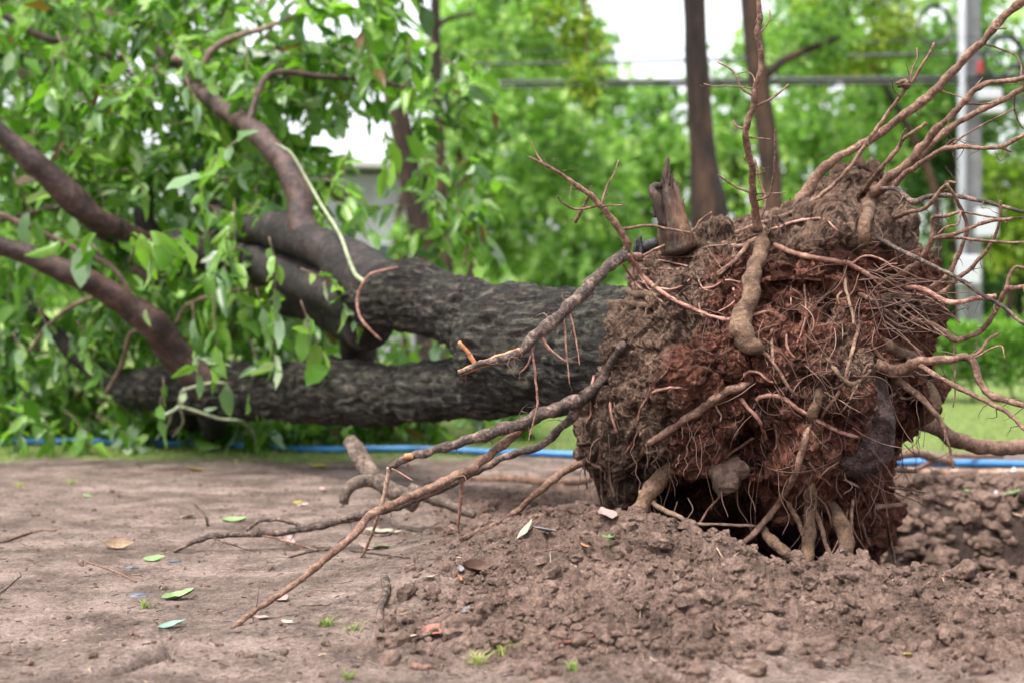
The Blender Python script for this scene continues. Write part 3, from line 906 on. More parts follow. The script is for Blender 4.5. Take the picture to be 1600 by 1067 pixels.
# upper roots standing in the air
root([(1185, -60, 4.42), (1185, 0, 4.44), (1187, 27, 4.45), (1183, 51, 4.46), (1190, 98, 4.48), (1181, 135, 4.5), (1176, 169, 4.52), (1166, 202, 4.55), (1168, 236, 4.6), (1176, 270, 4.66), (1177, 304, 4.7), (1184, 358, 's')],
     [5, 5, 6, 6, 6.5, 7, 9], 'root', hair=6, hlen=0.07, label='tall crooked root standing upright on top of the ball', subs=[
     ([(1176, 152), (1158, 137), (1148, 115), (1135, 104), (1121, 98)], [2.4, 1.6]), ([(1150, 133), (1132, 134), (1116, 136), (1100, 131)], [1.5, 1]), ([(1176, 148), (1178, 122), (1168, 113), (1150, 117)], [1.6, 1]),
     ([(1183, 170), (1210, 152), (1222, 142), (1231, 133)], [2.8, 1.8]), ([(1165, 203), (1152, 199), (1145, 190)], [2.5, 2]), ([(1170, 214), (1190, 217), (1204, 218)], [2.2, 1.2]),
     ([(1174, 305), (1150, 292), (1135, 283), (1122, 273)], [2.6, 1.6]), ([(1188, 312), (1200, 306), (1208, 282), (1210, 250), (1212, 203)], [3, 2.2, 2]), ([(1195, 345), (1196, 320), (1186, 280), (1180, 250)], [3, 2.2]),
     ([(1186, 60), (1201, 34), (1203, 16)], [2.2, 1.2]), ([(1208, 276), (1196, 268), (1188, 262)], [2, 1.3]), ([(1210, 302), (1228, 301)], [1.6, 1])])
root([(1690, -95, 4.62), (1640, -42, 4.66), (1598, 2, 4.72), (1566, 30, 4.76), (1536, 64, 4.8), (1495, 105, 4.84), (1458, 145, 4.87), (1418, 176, 4.9), (1374, 209, 4.93), (1340, 230, 4.95), (1303, 250, 4.97), (1276, 277, 4.98), (1259, 300, 4.99), (1240, 335, 5.0)],
     [7, 7.5, 8, 8, 8, 8.5, 11], 'root', hair=4, label='longest thick root reaching to the upper right corner', subs=[
     ([(1538, 73), (1560, 76), (1585, 86), (1596, 105), (1593, 130)], [2.2, 1.5]), ([(1470, 148), (1490, 148), (1503, 152)], [1.8, 1]), ([(1555, 47), (1572, 45)], [2.5, 1.5])])
root([(1150, 365, 's'), (1195, 348, 's'), (1242, 331, 4.78), (1290, 300, 4.76), (1327, 263, 4.74), (1354, 223, 4.72), (1381, 186, 4.7), (1411, 145, 4.68), (1431, 118, 4.66), (1446, 95, 4.65), (1460, 68, 4.64)],
     [5.5, 5, 4.5, 4, 4, 3.5, 2.5], 'root', hair=8, hlen=0.06, subs=[([(1419, 130), (1425, 110), (1432, 95), (1433, 75)], [2, 1.3]), ([(1404, 150), (1396, 140), (1394, 122)], [1.6, 1]), ([(1412, 140), (1420, 122), (1416, 98)], [1.4, .8])])
V, F_ = rock(91, 3, 0.5); V = V * 0.021 + P(1412, 131, 4.67)
build('soil_knot', V, F_, M['rootsoil'], tree)
root([(1349, 300, 's'), (1374, 267, 4.72), (1401, 236, 4.68), (1411, 219, 4.66), (1430, 205, 4.64), (1448, 192, 4.63)], [5, 4.5, 4, 3.5], 'root', hair=4, hlen=0.05, subs=[([(1405, 229), (1410, 213), (1416, 202)], [2.2, 1.6])])
root([(1360, 310, 's'), (1384, 284, 4.86), (1425, 250, 4.8), (1458, 209, 4.75), (1492, 176, 4.7), (1519, 145, 4.66), (1546, 130, 4.62), (1598, 123, 4.55), (1690, 105, 4.4)], [11, 9.5, 8, 6.5, 5, 5, 4], 'root', hair=6, hlen=0.08,
     subs=[([(1505, 163), (1525, 163), (1550, 162)], [2.4, 1.6]), ([(1512, 155), (1524, 135), (1536, 122)], [1.8, 1])])
root([(1400, 285, 4.9), (1431, 250, 4.88), (1465, 216, 4.86), (1499, 192, 4.84), (1533, 172, 4.82), (1566, 157, 4.8), (1598, 138, 4.78), (1680, 95, 4.7)], [8, 7, 6, 6, 5.5, 5], 'root', hair=4,
     subs=[([(1588, 148), (1585, 172), (1592, 190), (1598, 201)], [2, 1.3])])
root([(1395, 295, 4.84), (1411, 275, 4.8), (1448, 250, 4.72), (1482, 231, 4.66), (1516, 230, 4.6), (1560, 231, 4.56), (1598, 213, 4.5), (1650, 195, 4.44)], [6, 5, 4.5, 4, 3.2], 'root', hair=8, hlen=0.1,
     subs=[([(1558, 231), (1568, 233), (1580, 237)], [2.6, 2]), ([(1480, 232), (1510, 210), (1545, 190), (1585, 170)], [2.2, 1.4]), ([(1465, 205), (1490, 218), (1515, 228)], [1.6, 1])])
root([(1357, 297, 's'), (1398, 295, 4.72), (1425, 314, 4.68), (1452, 307, 4.64), (1485, 305, 4.6), (1533, 314, 4.55), (1598, 332, 4.48), (1660, 345, 4.4)], [4, 5, 5, 4, 3.5, 3], 'rootdark', hair=6)
root([(1398, 341, 's'), (1425, 331, 4.6), (1448, 324, 4.56), (1462, 307, 4.52), (1480, 287, 4.5), (1494, 287, 4.48)], [4.5, 4, 4, 3], 'root', hair=5, hlen=0.06)
root([(1385, 442, 's'), (1411, 428, 4.6), (1440, 405, 4.55), (1457, 371, 4.5), (1457, 341, 4.48), (1474, 339, 4.46), (1501, 331, 4.44)], [8, 7, 6, 4, 3], 'root', hair=8, hlen=0.08,
     subs=[([(1458, 372), (1491, 371), (1531, 376), (1599, 380), (1660, 378)], [3.6, 3, 2.4]), ([(1462, 374), (1497, 364), (1541, 347), (1582, 341)], [4.4, 3.4]), ([(1500, 332), (1497, 350), (1478, 355), (1466, 366)], [2.2, 1.6]), ([(1541, 349), (1560, 341), (1598, 340)], [2, 1.2])])
root([(1453, 452, 4.62), (1484, 425, 4.58), (1504, 381, 4.55), (1511, 354, 4.53), (1497, 317, 4.5), (1480, 288, 4.48)], [5, 4.5, 4, 3], 'root', hair=4, hlen=0.06)
root([(1440, 480, 's'), (1467, 464, 4.68), (1497, 435, 4.64), (1524, 412, 4.6), (1548, 381, 4.56), (1561, 351, 4.53), (1563, 314, 4.5)], [5.5, 5, 4, 3.2, 2.4], 'root', hair=10, hlen=0.08)
root([(1369, 371, 's'), (1406, 391, 4.56), (1447, 410, 4.52), (1497, 435, 4.48), (1531, 459, 4.45), (1565, 479, 4.42), (1600, 506, 4.38), (1670, 545, 4.3)], [4, 4.2, 4, 4, 3.6, 3], 'rootdark', hair=5)
root([(1211, 383, 's'), (1244, 396, 's'), (1288, 406, 's'), (1329, 413, 's'), (1362, 433, 's'), (1396, 445, 's'), (1440, 452, 4.52), (1484, 472, 4.5), (1524, 467, 4.48), (1557, 464, 4.47)], [5, 5.5, 5, 5, 5, 5, 5], 'rootpink', hair=12, hlen=0.09, lift=0.9,
     label='long pink root running across the upper face of the ball',
     subs=[([(1330, 412), (1355, 400), (1388, 412), (1420, 444)], [2.6, 2]), ([(1350, 425), (1390, 455), (1440, 462), (1475, 482), (1500, 505)], [2.6, 1.5])])
root([(1680, 440, 4.3), (1600, 449, 4.4), (1572, 454, 4.44), (1558, 482, 4.48), (1538, 513, 4.52), (1510, 528, 4.55), (1490, 529, 4.58), (1457, 508, 4.62), (1423, 498, 's')], [4, 4.5, 5, 5, 5.5, 6, 6.5], 'root', hair=6, hlen=0.06,
     subs=[([(1568, 456), (1578, 428), (1588, 417), (1602, 420), (1650, 428)], [4, 3.4, 2.5]), ([(1492, 530), (1492, 604), (1490, 636)], [2.4, 1.3])])
root([(1369, 570, 's'), (1403, 580, 's'), (1437, 567, 4.5), (1480, 562, 4.46), (1514, 560, 4.44), (1531, 594, 4.42), (1548, 617, 4.4), (1600, 633, 4.34), (1680, 650, 4.25)], [11, 11, 9, 7.5, 7, 7, 5, 4, 3.5], 'root', hair=6, label='thick bent root leaving the right side of the ball',
     subs=[([(1510, 560), (1530, 550), (1545, 530), (1562, 520)], [4, 2.6]), ([(1545, 530), (1562, 540), (1570, 560)], [2.4, 1.4])])
root([(1415, 560, 's'), (1443, 574, 4.44), (1474, 594, 4.4), (1511, 612, 4.36), (1548, 631, 4.32), (1575, 645, 4.28), (1605, 672, 4.22), (1660, 700, 4.1)], [5, 5, 5, 4.5, 4, 3], 'root', hair=8, hlen=0.07)
root([(1400, 628, 5.1), (1443, 660, 5.2), (1475, 677, 5.3), (1518, 693, 5.4), (1564, 699, 5.5), (1610, 696, 5.6), (1760, 680, 5.9)], [17, 14, 13, 13, 13, 13, 12], 'root', label='thickest smooth root curving out low at the right edge')
root([(1395, 590, 's'), (1426, 610, 4.6), (1458, 642, 4.55), (1472, 663, 4.54), (1483, 699, 4.53), (1490, 731, 4.52)], [8, 7.5, 6, 4, 3, 2], 'root', hair=6)
root([(1420, 735, 'g'), (1470, 738, 'g'), (1530, 739, 'g'), (1600, 737, 'g'), (1680, 735, 'g')], [7, 7, 7, 7], 'rootpale', label='straight pale root lying on the ground at the right edge')
root([(1400, 712, 6.4), (1436, 708, 6.6), (1461, 717, 6.9), (1490, 722, 7.2)], [9, 9, 8, 6], 'root')
root([(1425, 738, 'g'), (1465, 718, 7.6), (1500, 711, 7.9), (1565, 712, 8.1)], [5, 5, 5, 4], 'root')
root([(1365, 722, 5.0), (1395, 733, 5.2), (1430, 736, 5.4)], [5, 5, 4], 'root', hair=4)
# left side
root([(979, 397, 4.78), (952, 414, 4.72), (918, 451, 4.66), (884, 485, 4.6), (844, 519, 4.55), (830, 532, 4.53), (810, 552, 4.5), (773, 563, 4.47), (743, 571, 4.45), (717, 583, 4.43)], [10, 10, 11, 11, 10.5, 10, 9, 7, 6, 4.5], 'rootdark', hair=14, hlen=0.10,
     label='dark flaking root pointing left in front of the trunk with peeled orange tip', subs=[
     ([(743, 571), (732, 552), (717, 534)], [5, 4], 'rootorange'), ([(812, 552), (790, 558), (765, 566), (740, 573), (716, 584)], [9.5, 9.2, 8.2, 7.2, 5.2], 'rootorange', -0.004),
     ([(883, 490), (885, 550), (890, 600)], [2.2, 1.4], 'rootpink'), ([(888, 482), (898, 520), (906, 570)], [2.2, 1.2], 'rootpink'),
     ([(832, 535), (836, 586), (840, 630), (833, 660), (826, 690)], [3, 2.4, 1.2], 'rootpink'), ([(845, 535), (827, 566), (812, 583)], [3, 1.6], 'rootpink'), ([(850, 528), (858, 545), (875, 558), (886, 565)], [5, 3, 1.4], 'rootpink'),
     ([(948, 418), (935, 440), (925, 455)], [2.6, 1.6], 'rootpink'), ([(862, 505), (850, 490), (830, 500)], [1.6, 1])])
root([(1000, 402, 4.83), (979, 397, 4.78), (979, 377, 4.76), (959, 348, 4.74), (938, 321, 4.72), (911, 297, 4.7), (867, 267, 4.68), (827, 246, 4.66)], [8, 8, 7, 6, 5, 4, 3, 2.2], 'root', hair=10, hlen=0.07, subs=[
     ([(847, 260), (838, 240), (830, 221)], [2.2, 1.4]), ([(942, 319), (947, 294), (959, 273), (966, 250)], [3, 2, 1.2]), ([(935, 321), (901, 327), (878, 317), (872, 307)], [3, 2.4, 1.6]),
     ([(942, 322), (958, 321), (975, 320)], [2, 1.2]), ([(905, 327), (902, 340), (900, 346)], [3, 4]), ([(972, 358), (1013, 353), (1046, 359), (1077, 364)], [3.2, 2.6]), ([(1046, 359), (1077, 364), (1095, 345), (1112, 332)], [2.6, 2.6, 1.8])])
root([(981, 398, 4.76), (1008, 434, 's'), (1040, 460, 's'), (1083, 483, 's'), (1132, 499, 's'), (1168, 493, 's'), (1201, 486, 's')], [5.5, 4.5, 4, 4, 4, 4, 3], 'rootpink', hair=8, lift=1.4)
for pts, r_ in (([(985, 398), (1030, 403), (1090, 400)], 2.2), ([(985, 405), (1040, 408), (1085, 420)], 2.0), ([(990, 420), (1030, 420), (1080, 421)], 1.8), ([(1000, 440), (1040, 452), (1062, 448), (1080, 435)], 2.4), ([(984, 405), (1010, 445), (1040, 478)], 2.6), ([(972, 412), (1000, 450), (1030, 455), (1050, 449)], 2.2)):
    root([(x, y, 's') for x, y in pts], [r_, r_ * .7], 'rootpink', lift=1.5)
root([(972, 539, 's'), (959, 566, 's'), (935, 600, 's'), (911, 627, 4.86), (891, 654, 4.84), (867, 677, 4.86), (840, 698, 4.9), (798, 710, 4.95), (754, 731, 5.0), (702, 758, 5.06), (650, 779, 5.12), (599, 797, 5.18), (540, 811, 5.24), (482, 824, 5.3), (430, 832, 5.3), (344, 836, 5.28), (310, 843, 5.26), (272, 861, 'g')],
     [9, 9.5, 9.5, 9, 8, 7, 6.5, 7, 8, 8.5, 8, 8, 7.5, 7, 6.5, 6, 6, 4], 'rootdark', hair=12, hlen=0.09, label='long dark root trailing across the dirt to the far left', lift=0.9,
     subs=[([(480, 825), (440, 811), (406, 814), (385, 828)], [4.5, 4, 3], 'rootdark', 0.1), ([(400, 835), (450, 846), (520, 866)], [2.4, 1.4], 'root', -0.05), ([(330, 840), (360, 850), (400, 862)], [2, 1.2], 'rootdark', -0.1)])
root([(905, 625, 's'), (885, 632, 4.82), (851, 644, 4.8), (817, 660, 4.79), (766, 677, 4.78), (719, 691, 4.77), (665, 707, 4.76), (630, 718, 4.76), (608, 731, 4.76)], [13, 11, 10, 10, 10, 9.5, 9, 8.5, 7], 'rootdark', hair=8, hlen=0.08, label='upper of the two dark roots reaching left over the dirt',
     subs=[([(607, 731), (602, 769), (588, 813), (573, 855, 4.95), (563, 872, 5.02)], [5, 4.5, 3.5, 2.6], 'rootpale'), ([(645, 713), (640, 712), (634, 712)], [7, 7], 'rootorange', -0.02), ([(605, 745), (625, 738), (645, 750)], [2, 1.2], 'rootpink')])
root([(838, 652, 4.86), (813, 671, 4.84), (786, 693, 4.82), (763, 712, 4.8), (736, 733, 4.76), (695, 752, 4.7), (650, 772, 4.62), (599, 793, 4.52), (575, 808, 4.46), (561, 827, 4.4), (540, 846, 4.34), (506, 875, 4.24), (464, 910, 4.16), (423, 937, 4.1), (389, 961, 4.05), (363, 980, 'g')],
     [9, 9, 9, 9.5, 9.5, 9, 8.5, 8, 8, 7.5, 7, 6.5, 6, 6, 6, 5], 'root', hair=10, hlen=0.07, label='brown root slanting down to its cut end on the dirt in front',
     subs=[([(725, 745), (720, 780), (716, 820), (718, 832)], [4.5, 3.5, 2.5], 'rootpink'), ([(600, 795), (560, 806), (530, 812)], [6, 5.5], 'rootdark', 0.08)])
root([(930, 708, 5.0), (912, 721, 5.0), (877, 738, 4.98), (840, 769, 4.95), (805, 800, 'g'), (771, 820, 'g'), (719, 843, 'g')], [8, 8, 7.5, 6, 5.5, 5, 4], 'root', hair=6, hlen=0.06)
root([(735, 749, 'g'), (780, 749, 'g'), (822, 750, 'g'), (874, 754, 'g'), (925, 748, 'g')], [6, 7.5, 8, 8, 7], 'root')
for pts, rad, mt in [
    # face of the ball
    ([(1190, 360), (1192, 377), (1180, 417), (1172, 458), (1162, 492), (1158, 519), (1173, 539), (1206, 545)], [11, 13, 15, 15.5, 17, 18, 17, 12], 'rootsoil'),
    ([(1158, 532), (1195, 552), (1215, 576), (1239, 613), (1260, 622)], [4.5, 4, 3.5, 2.5], 'root'),
    ([(1182, 586), (1160, 603), (1147, 608), (1125, 618), (1089, 643), (1064, 659), (1038, 678), (1013, 694), (1003, 710), (981, 729), (959, 744)], [7, 8, 9, 9, 8.5, 7.5, 7, 6.5, 5, 4, 3], 'root'),
    ([(1150, 614), (1169, 636), (1191, 665), (1199, 697)], [4.5, 4.5, 4, 3.5], 'rootpink'),
    ([(1192, 673), (1166, 691), (1134, 713), (1112, 729)], [3.5, 3, 2.5], 'rootpink'),
    ([(1146, 604), (1156, 595), (1166, 582), (1185, 582), (1201, 595), (1222, 598)], [3, 3, 2.5, 2], 'rootpink'),
    ([(1083, 608), (1051, 606), (1019, 614), (1000, 643), (994, 678), (981, 703), (968, 723)], [3, 3, 2.8, 2.6, 2], 'rootpink'),
    ([(1175, 640), (1185, 622), (1215, 618), (1249, 640), (1283, 660), (1316, 676), (1347, 684), (1370, 684), (1381, 667), (1388, 638)], [4, 4.5, 4.5, 4.2, 4, 3.5, 2.5], 'rootpink'),
    ([(1285, 600), (1275, 630), (1264, 665)], [8, 10, 9], 'rootsoil'),
    ([(1266, 655), (1258, 687), (1246, 726), (1230, 764), (1211, 793), (1185, 825), (1166, 844), (1142, 866)], [7.5, 7, 7, 7, 6.5, 6, 6, 5.5], 'root'),
    ([(1000, 768), (1026, 789), (1064, 809), (1083, 825), (1112, 840), (1136, 862)], [5.5, 5.5, 5, 4, 3.2, 2.4], 'rootpale'),
    ([(1079, 818), (1115, 818), (1150, 820), (1181, 822)], [3, 3, 3], 'rootpale'),
    ([(1094, 816), (1107, 795), (1125, 776)], [2.5, 2.2], 'rootpink'),
    ([(1060, 722), (1044, 736), (1026, 755), (1007, 780), (988, 820)], [12, 14, 15, 15, 14], 'rootsoil'),
    ([(914, 714), (930, 726), (949, 735), (956, 758), (963, 786)], [4.5, 4, 3.5, 2.4], 'root'),
    ([(938, 676), (940, 720), (940, 751), (943, 795)], [3.2, 3.5, 3, 2], 'root'),
    ([(924, 730), (932, 760), (940, 788)], [2.6, 2], 'root'), ([(913, 724), (915, 745), (918, 764)], [2.2, 1.4], 'root'), ([(955, 745), (960, 770), (970, 795)], [2.4, 1.6], 'root'),
    ([(952, 622), (955, 640), (960, 662), (969, 690)], [3.2, 3, 2], 'rootpink'), ([(959, 625), (964, 655), (970, 680)], [2, 1.2], 'root'),
    ([(928, 588), (924, 610), (924, 645), (916, 660), (923, 664)], [3, 3, 2.6, 1.8], 'rootpink'),
    ([(1263, 742), (1266, 775), (1266, 803), (1262, 855), (1249, 908)], [9, 11, 12, 12, 11], 'rootsoil'),
    ([(1192, 826), (1200, 840), (1225, 860), (1250, 884)], [8, 10, 10, 8], 'rootsoil'), ([(1262, 878), (1280, 890), (1303, 905)], [8, 8, 6], 'rootsoil'),
    ([(1225, 772), (1240, 800), (1253, 827), (1263, 865), (1264, 915)], [5, 5, 4.5, 3.5, 2.4], 'root'),
    ([(1266, 784), (1276, 805), (1284, 827), (1297, 872), (1300, 903)], [5, 5, 4.5, 3.6], 'root'),
    ([(1300, 790), (1313, 815), (1322, 846), (1314, 876)], [10, 14, 14, 9], 'rootsoil'),
    ([(1325, 796), (1315, 834), (1297, 868)], [2.4, 1.8], 'root'),
    ([(1332, 780), (1331, 824), (1349, 855), (1359, 879), (1366, 906)], [3.6, 3.4, 3, 2.2], 'root'),
    ([(1342, 806), (1352, 838), (1363, 860)], [4.5, 4, 3], 'root'), ([(1350, 802), (1364, 794), (1385, 790), (1418, 788)], [6, 5.5, 5, 3.5], 'root'),
    ([(1322, 846), (1330, 868), (1335, 880)], [3, 2], 'rootpale'), ([(1263, 765), (1290, 790), (1300, 820)], [3, 2.2], 'root'),
    ([(1383, 795), (1387, 815), (1391, 842), (1400, 885)], [3.6, 3.2, 2.4], 'root'),
    ([(1360, 757), (1398, 762), (1448, 769)], [3, 2.6, 1.6], 'root'), ([(1400, 770), (1425, 780), (1440, 786)], [2.2, 1.4], 'root'),
    ([(1200, 437), (1231, 435), (1261, 434), (1297, 441)], [4, 4, 4, 3], 'rootpink'),
    ([(1236, 438), (1236, 482)], [2.2, 1.6], 'rootpink'), ([(1256, 442), (1259, 489), (1250, 525), (1236, 548)], [2.6, 2.4, 1.6], 'rootpink'), ([(1262, 455), (1268, 478)], [1.8, 1.2], 'rootpink'),
    ([(1319, 415), (1322, 455), (1332, 489), (1335, 525)], [3.2, 3.2, 3, 2.2], 'rootpale'), ([(1318, 455), (1309, 462), (1311, 478)], [2.4, 1.8], 'rootpale'),
    ([(1346, 496), (1335, 536), (1322, 584), (1318, 602)], [3.4, 4, 4, 4], 'root'), ([(1318, 602), (1308, 618), (1291, 640), (1282, 656)], [4, 4, 3], 'root'),
    ([(1329, 452), (1345, 460), (1362, 469), (1385, 488), (1404, 506)], [5, 5, 5, 4], 'root'),
    ([(1204, 359), (1244, 346), (1285, 342), (1305, 358), (1322, 383)], [3, 3.2, 3, 2.2], 'rootpink'),
    ([(1355, 526), (1376, 557), (1403, 577), (1430, 590)], [3.4, 3.2, 2.4], 'root'),
    ([(1227, 510), (1231, 546), (1246, 564)], [3.2, 3, 2.4], 'rootpink'),
    ([(1205, 512), (1208, 560), (1211, 600)], [4, 3.6, 2.6], 'root'), ([(1310, 420), (1300, 450), (1275, 475), (1258, 487)], [4, 3.6, 3], 'root'),
    ([(1092, 470), (1096, 492), (1110, 508)], [2.4, 1.6], 'root'), ([(1130, 380), (1160, 385), (1190, 366)], [5, 5, 4], 'root'),
    ([(1150, 395), (1130, 425), (1110, 432)], [4, 3.5, 2.6], 'root'), ([(1178, 370), (1150, 405), (1115, 432)], [5, 4.5, 3], 'root'),
    ([(1090, 452), (1115, 448), (1135, 438), (1165, 443)], [2.6, 2.4, 2], 'rootpink'), ([(1085, 420), (1098, 450), (1120, 455)], [2, 1.4], 'rootpink'), ([(1145, 447), (1148, 470), (1125, 486), (1105, 490)], [2.6, 2, 1.4], 'rootpink'),
    ([(1365, 640), (1390, 618), (1412, 610)], [4, 3.4], 'root'), ([(1383, 610), (1410, 622), (1445, 615)], [3, 2.6, 1.8], 'rootpale'),
    ([(1200, 640), (1210, 660), (1214, 690), (1208, 712), (1197, 722)], [3, 3, 2.6, 1.6], 'rootpink'), ([(1116, 624), (1120, 640), (1127, 650), (1122, 664)], [2.8, 2.4, 1.6], 'rootpale'),
    ([(1165, 635), (1160, 655), (1145, 662), (1130, 672)], [2.4, 2, 1.6], 'root'), ([(1310, 745), (1330, 754), (1342, 762)], [3, 2.4], 'rootpale'),
    ([(1255, 712), (1280, 742), (1300, 760)], [3, 2.4], 'root'), ([(1262, 668), (1282, 690), (1300, 708)], [2.2, 1.6], 'root'),
    ([(1360, 560), (1340, 600), (1318, 640), (1300, 650)], [2.6, 2.2], 'root'), ([(1206, 868), (1218, 880), (1219, 905)], [3.4, 3], 'rootpale'),
    ([(1420, 470), (1400, 500), (1412, 540)], [4, 4, 3], 'root'), ([(1370, 470), (1400, 462), (1440, 470)], [9, 8, 6], 'rootsoil'), ([(1440, 560), (1400, 548), (1370, 520)], [9, 11, 8], 'rootsoil'),
    ([(1360, 300), (1352, 350), (1345, 395)], [12, 11, 8], 'rootsoil'), ([(1290, 560), (1330, 600), (1368, 570)], [5, 5, 4], 'rootsoil'), ([(1440, 600), (1458, 620), (1450, 650), (1420, 670)], [14, 15, 13, 8], 'rootsoil'),
    ([(980, 455), (1000, 460), (1030, 462)], [7, 7, 6], 'rootsoil'), ([(985, 474), (1010, 478), (1032, 474)], [6, 7, 6], 'rootsoil'),
]:
    root(pts, rad, mt, hair=1 if rad[0] < 8 else 4, hlen=0.06, lift=0.7 if rad[0] < 6 else 0.25)

# thin crossing threads on the right and lower face, loose strands over the hollow
def thread(pts, r0, v):
    C, r, _ = root_line(pts, [r0, r0 * 0.5]); V, Q, T = tube(C, r, 4); fine.add(V, Q, T, v)
for k in range(80):
    x, y_ = random.uniform(1180, 1440), random.uniform(380, 760)
    d = ball_depth(x, y_)
    if d is None: continue
    ang = random.choice((random.gauss(0.2, 0.5), random.gauss(1.5, 0.35), random.gauss(2.6, 0.4))); L = random.uniform(40, 130); bow = random.choice((-1, 1)) * random.uniform(6, 26)
    pts = []
    for t in (0, .25, .5, .75, 1):
        qx = x + L * t * math.cos(ang) - bow * math.sin(ang) * 4 * t * (1 - t); qy = y_ + L * t * math.sin(ang) + bow * math.cos(ang) * 4 * t * (1 - t)
        dd_ = ball_depth(qx, qy) or d
        pts.append((qx, qy, min(dd_, d + 0.05) - 0.008 - 0.06 * t * (1 - t)))
    thread(pts, random.uniform(0.5, 1.0), random.uniform(0.3, 0.95))
for k in range(24):
    x, y_ = random.uniform(1000, 1380), random.uniform(725, 800); d = root_depth(x, y_) or 4.7; L = random.uniform(35, 110)
    thread([(x, y_, d), (x + random.gauss(0, 5), y_ + L * 0.35, d - 0.01), (x + random.gauss(0, 9), y_ + L * 0.7, d - 0.02), (x + random.gauss(0, 14), y_ + L, d - 0.03)], random.uniform(0.6, 1.6), random.uniform(0.4, 0.95))
# matted fine roots: fan at the right of the ball, random threads over the whole face, hair under the overhangs
for k in range(46):
    x, y_ = random.uniform(1340, 1430), random.uniform(415, 515)
    ang = random.gauss(0.15, 0.45); L = random.uniform(30, 110)
    pts = [(x + L * t * math.cos(ang) , y_ + L * t * math.sin(ang) + 6 * math.sin(t * 3 + k), 4.62 - 0.12 * t + random.uniform(-0.02, 0.02)) for t in (0, .33, .66, 1)]
    C, r, _ = root_line(pts, [random.uniform(0.8, 1.9), 0.6])
    V, Q, T = tube(C, r, 5); fine.add(V, Q, T, random.random())
def surface_thread(x, y_, ang, L, r0, curl=0.5, lift=1.2, droop=0.0):
    n_ = max(4, int(L / 7)); pts = []
    for s in range(n_):
        d = ball_depth(x, y_)
        if d is None: break
        pts.append((x, y_, d))
        ang += random.uniform(-curl, curl)
        x += 7 * math.cos(ang); y_ += 7 * math.sin(ang) + droop
    if len(pts) < 4: return
    a = np.array(pts); dd = a[:, 2].copy()
    for _ in range(2): dd[1:-1] = np.minimum(dd[1:-1], (dd[:-2] + dd[2:]) / 2 + 0.004)
    a[:, 2] = dd - lift * r0 / FPX * 4.7 - 0.002
    s = spline(a, 4.0)
    C = np.stack([P(*v) for v in s])
    V, Q, T = tube(C, np.linspace(r0, r0 * 0.45, len(C)) / FPX * 4.7, 5, 0.15, random.uniform(0, 90))
    fine.add(V, Q, T, random.random())
for k in range(190):
    t = random.uniform(-math.pi, math.pi); q_ = random.random() ** 0.5 * 0.97
    R_ = float(np.interp(t, oa, orr)) * q_
    x, y_ = c0[0] + R_ * math.cos(t), c0[1] + R_ * math.sin(t)
    if x < 1090 and y_ > 480 and random.random() < 0.75: continue
    surface_thread(x, y_, random.uniform(0, 6.28), random.uniform(25, 110), random.choice((0.35, 0.45, 0.6, 0.8, 1.1)), random.choice((0.25, 0.5, 0.8)), random.uniform(0.5, 4.0), random.choice((0, 0, 2)))
for k in range(95):   # hanging beards of hair roots
    x, y_ = random.choice([(1060, 690), (1000, 730), (1280, 790), (1180, 700), (1410, 690), (920, 690), (1340, 750), (1250, 470), (1450, 560), (1090, 660)])
    x += random.gauss(0, 28); y_ += random.gauss(0, 18)
    d = ball_depth(x, y_)
    if d is None: continue
    d -= 0.012; L = random.uniform(20, 75)
    pts = [(x, y_, d)]
    for s in range(5): pts.append((pts[-1][0] + random.gauss(0, 4), pts[-1][1] + L / 5, d - 0.004 * s))
    C, r, _ = root_line(pts, [random.uniform(0.4, 0.9), 0.3]); V, Q, T = tube(C, r, 4); fine.add(V, Q, T, random.random())
m, n, l, b = material('fine roots')
l.new(ramp(n, l, attr(n, 'rnd'), [(0.0, (0.035, 0.016, 0.011)), (0.5, (0.085, 0.042, 0.029)), (0.85, (0.16, 0.085, 0.062)), (1.0, (0.30, 0.19, 0.14))]), b.inputs['Base Color'])
b.inputs['Roughness'].default_value = 0.7
tag(fine.build('fine_roots', m, tree), kind='stuff')

# broken root stub standing on top of the ball, charred piece beside it
br = Acc()
C, r = limb_line([(1062, 392, 4.86, 30), (1056, 372, 4.86, 27), (1050, 345, 4.86, 22), (1046, 318, 4.86, 17), (1041, 296, 4.86, 12), (1039, 280, 4.86, 6), (1042, 262, 4.86, 4), (1044, 245, 4.86, 2.5)], 0.012)
V, Q, T = tube(C, r, 18, 0.30, 5.0, True, 0.8); br.add(V, Q, T)
C, r = limb_line([(1078, 385, 4.84, 9), (1070, 350, 4.84, 7), (1062, 315, 4.84, 6), (1053, 290, 4.85, 5), (1045, 274, 4.86, 4)], 0.012)
V, Q, T = tube(C, r, 10, 0.3, 15.0); br.add(V, Q, T)
C, r = limb_line([(1036, 355, 4.82, 7), (1030, 330, 4.82, 7), (1026, 308, 4.82, 8), (1019, 298, 4.83, 7), (1024, 291, 4.84, 6), (1034, 292, 4.85, 5)], 0.012)
V, Q, T = tube(C, r, 10, 0.3, 25.0); br.add(V, Q, T)
for (x, y_, l_, w_, t_) in [(1030, 300, 26, 2.6, -5), (1036, 285, 24, 2.4, -2), (1050, 282, 22, 2.2, 3), (1058, 302, 26, 2.4, 4), (1046, 268, 20, 1.8, 1), (1064, 325, 24, 2.2, 5), (1022, 318, 20, 2.2, -4)]:
    C, r = limb_line([(x - t_ * .5, y_ + 22, 4.845, w_ * 1.6), (x, y_, 4.845, w_), (x + t_, y_ - l_ * .6, 4.845, 0.5)], 0.006)
    V, Q, T = tube(C, r, 6, 0.3, float(x)); br.add(V, Q, T)
tag(br.build('broken_root', M['stump'], tree), 'splintered brown root stub standing up with a pointed tip')
ch = Acc()
